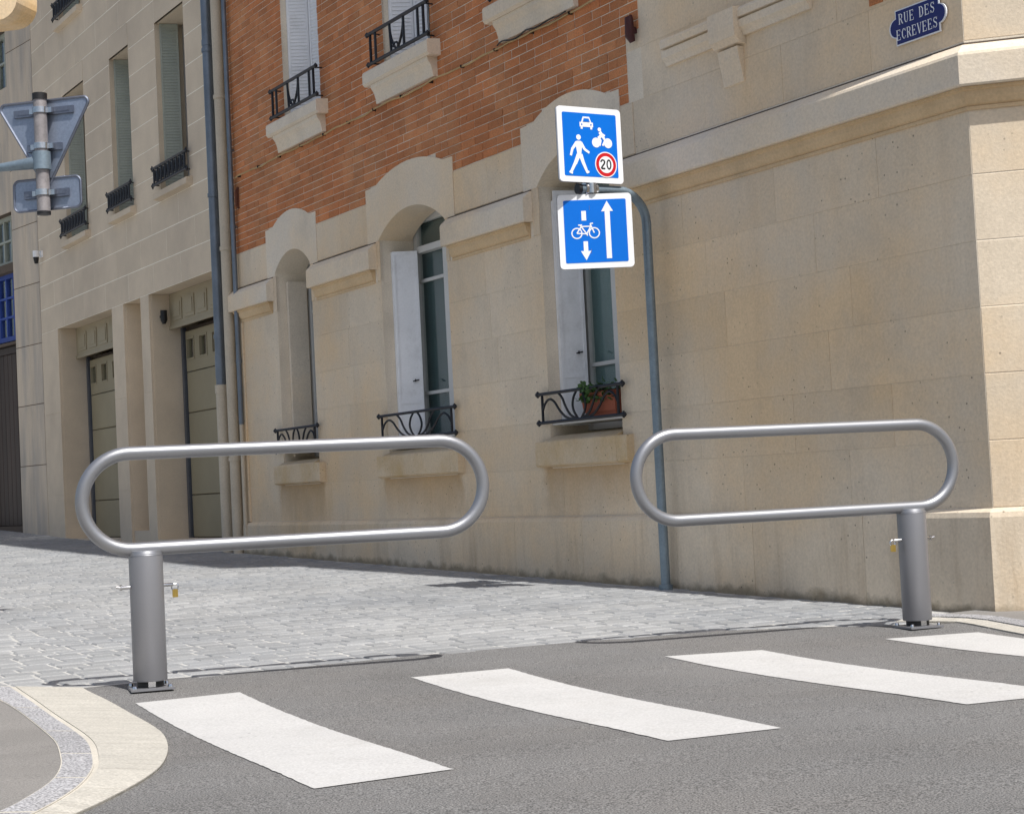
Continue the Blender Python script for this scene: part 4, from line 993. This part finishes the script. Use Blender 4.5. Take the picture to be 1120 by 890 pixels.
for i in range(230):
    x = random.choice((random.gauss(-3.78, .07), random.uniform(a, b))); z = z1+abs(random.gauss(.01, .03)) if random.random() > .25 else z1-random.uniform(0, .07)
    c = Vector((max(a-.07, x), random.gauss(.02, .045), z)); s = random.uniform(.012, .024)
    if z < z1: c.y = -.035
    ax = Vector((random.gauss(0,1), random.gauss(0,1), random.gauss(0,1))).normalized(); M = Matrix.Rotation(random.uniform(0, 6.28), 3, ax)
    lf.add([c+M @ Vector((s*math.cos(t*1.047), s*.8*math.sin(t*1.047), .2*s*(t % 2))) for t in range(6)], [(0,1,2,3,4,5)])
lf.build('foliage', m_leaf, fb_, kind=None)

# ------------------------------------------------------------------ back of the give-way sign at the left edge, on its mast outside the frame
Y = 10.5
gs = thing('give_way_sign', 'grey metal backs of a triangular and a rectangular road sign at the left edge', 'sign', (-2.785, Y, 0), R(-14))
pr_ = .040
MB().cyl((0, 0), pr_, 2.58, 3.285, 18).build('pole', m_oldpole, gs, True)
MB().cyl((0, 0), pr_*1.12, 3.27, 3.31, 18).build('pole_cap', m_black, gs, True); MB().cyl((0, 0), pr_*1.05, 2.565, 2.585, 18).build('pole_cap', m_black, gs, True)
def tri(w, r):
    hh = w*.866; C3 = [(-w/2, 0), (w/2, 0), (0, -hh)]; P = []
    for i in range(3):
        p = Vector(C3[i]); a = (Vector(C3[i-1])-p).normalized(); b = (Vector(C3[(i+1) % 3])-p).normalized(); dd = r*1.732
        for k in range(7):
            t = k/6; q = (p+a*dd).lerp(p+b*dd, t); o = p+(a+b).normalized()*r*2; q = o+((p+a*dd-o).lerp(p+b*dd-o, t)).normalized()*r; P.append((q.x, q.y))
    return P
zt = 3.275; yb = pr_+.012
tp_ = MB().prism([(x, y+zt) for x, y in tri(.635, .03)], lambda p, d: (p[0], yb+d, p[1]), 0, .004).build('triangle_plate', m_alu, gs)
def rim(poly, off, rad, m_): return MB().tube([(x, yb+off, z) for x, z in poly], rad, 6, closed=True)
rim([(x, y+zt) for x, y in tri(.635, .03)], 0, .009, 0).build('folded_rim', m_alut, tp_, True)
for zc in (3.205, 2.985):
    if zc > 3.1:
        for s in (-1, 1): MB().prism([(s*.115+x*1.0, zc+y) for x, y in [(-.085,-.022),(.085,-.022),(.085,.022),(-.085,.022)]], lambda p, d: (p[0], yb+d, p[1]), -.018, -.001).prism([(s*.115+x, zc+y) for x, y in [(-.06,-.008),(.06,-.008),(.06,.008),(-.06,.008)]], lambda p, d: (p[0], yb+d, p[1]), -.021, -.017).build('mounting_rail', m_alut, tp_)
    else: MB().box(-.115, .115, yb-.02, yb-.001, zc-.022, zc+.022).build('mounting_rail', m_alut, tp_)
    MB().tube([(0,0,zc-.018),(0,0,zc+.018)], pr_*1.18, 18).box(-.075, .075, .0, .03, zc-.016, zc+.016).build('pole_clamp', m_steel, gs, True)
RW, RH, zc = .45, .19, 2.70
def rr2(w, hh, r): return [p for cx, cy, a in ((w/2-r, hh/2-r, 0), (-w/2+r, hh/2-r, 90), (-w/2+r, -hh/2+r, 180), (w/2-r, -hh/2+r, 270)) for p in arc(cx, cy, r, a, a+90, 6)]
rp = MB().prism([(x, z+zc) for x, z in rr2(RW, RH, .035)], lambda p, d: (p[0], yb+d, p[1]), 0, .004).build('rectangle_plate', m_alu, gs)
rim([(x, z+zc) for x, z in rr2(RW, RH, .035)], 0, .008, 0).build('folded_rim', m_alut, rp, True)
MB().box(-.15, .15, yb-.02, yb-.001, zc-.024, zc+.024).box(-.13, -.055, yb-.023, yb-.019, zc-.009, zc+.009).box(.055, .13, yb-.023, yb-.019, zc-.009, zc+.009).build('mounting_rail', m_alut, rp)
MB().tube([(0,0,zc-.018),(0,0,zc+.018)], pr_*1.18, 18).box(-.075, .075, .0, .03, zc-.016, zc+.016).build('pole_clamp', m_steel, gs, True)
MB().tube([(0,0,2.84),(0,0,2.95)], pr_*1.35, 18).build('arm_sleeve', m_galv, gs, True)
MB().tube([(-.02,0,2.89),(-.12,0,2.885),(-.30,0,2.88),(-1.1,0,2.86)], [.042,.034,.024,.024], 14).build('arm', m_galv, gs, True)
MB().cyl((-1.1, 0), .06, h(*UV(-3.85, Y+.27))-.05, 4.6, 18).build('mast', m_galv, gs, True)
# cream rounded cabinet on the same mast, cut by the top left corner of the picture
cr = thing('lantern_housing', 'cream rounded housing cut off by the top left corner', 'lantern', (-2.785, Y, 0), R(-14))
q = MB(); P = [(-.62, 3.755), (-.19, 3.755)] + [(-.19+.13*math.sin(R(a)), 3.885-.13*math.cos(R(a))) for a in range(15, 91, 15)] + [(-.05, 4.4), (-.62, 4.4)]
q.prism(P, lambda p, d: (p[0], d, p[1]), -.12, .12); q.build('housing', m_cream, cr)
MB().tube([(-1.1,0,4.0),(-.6,0,4.0)], .03, 12).build('bracket', m_galv, cr, True)
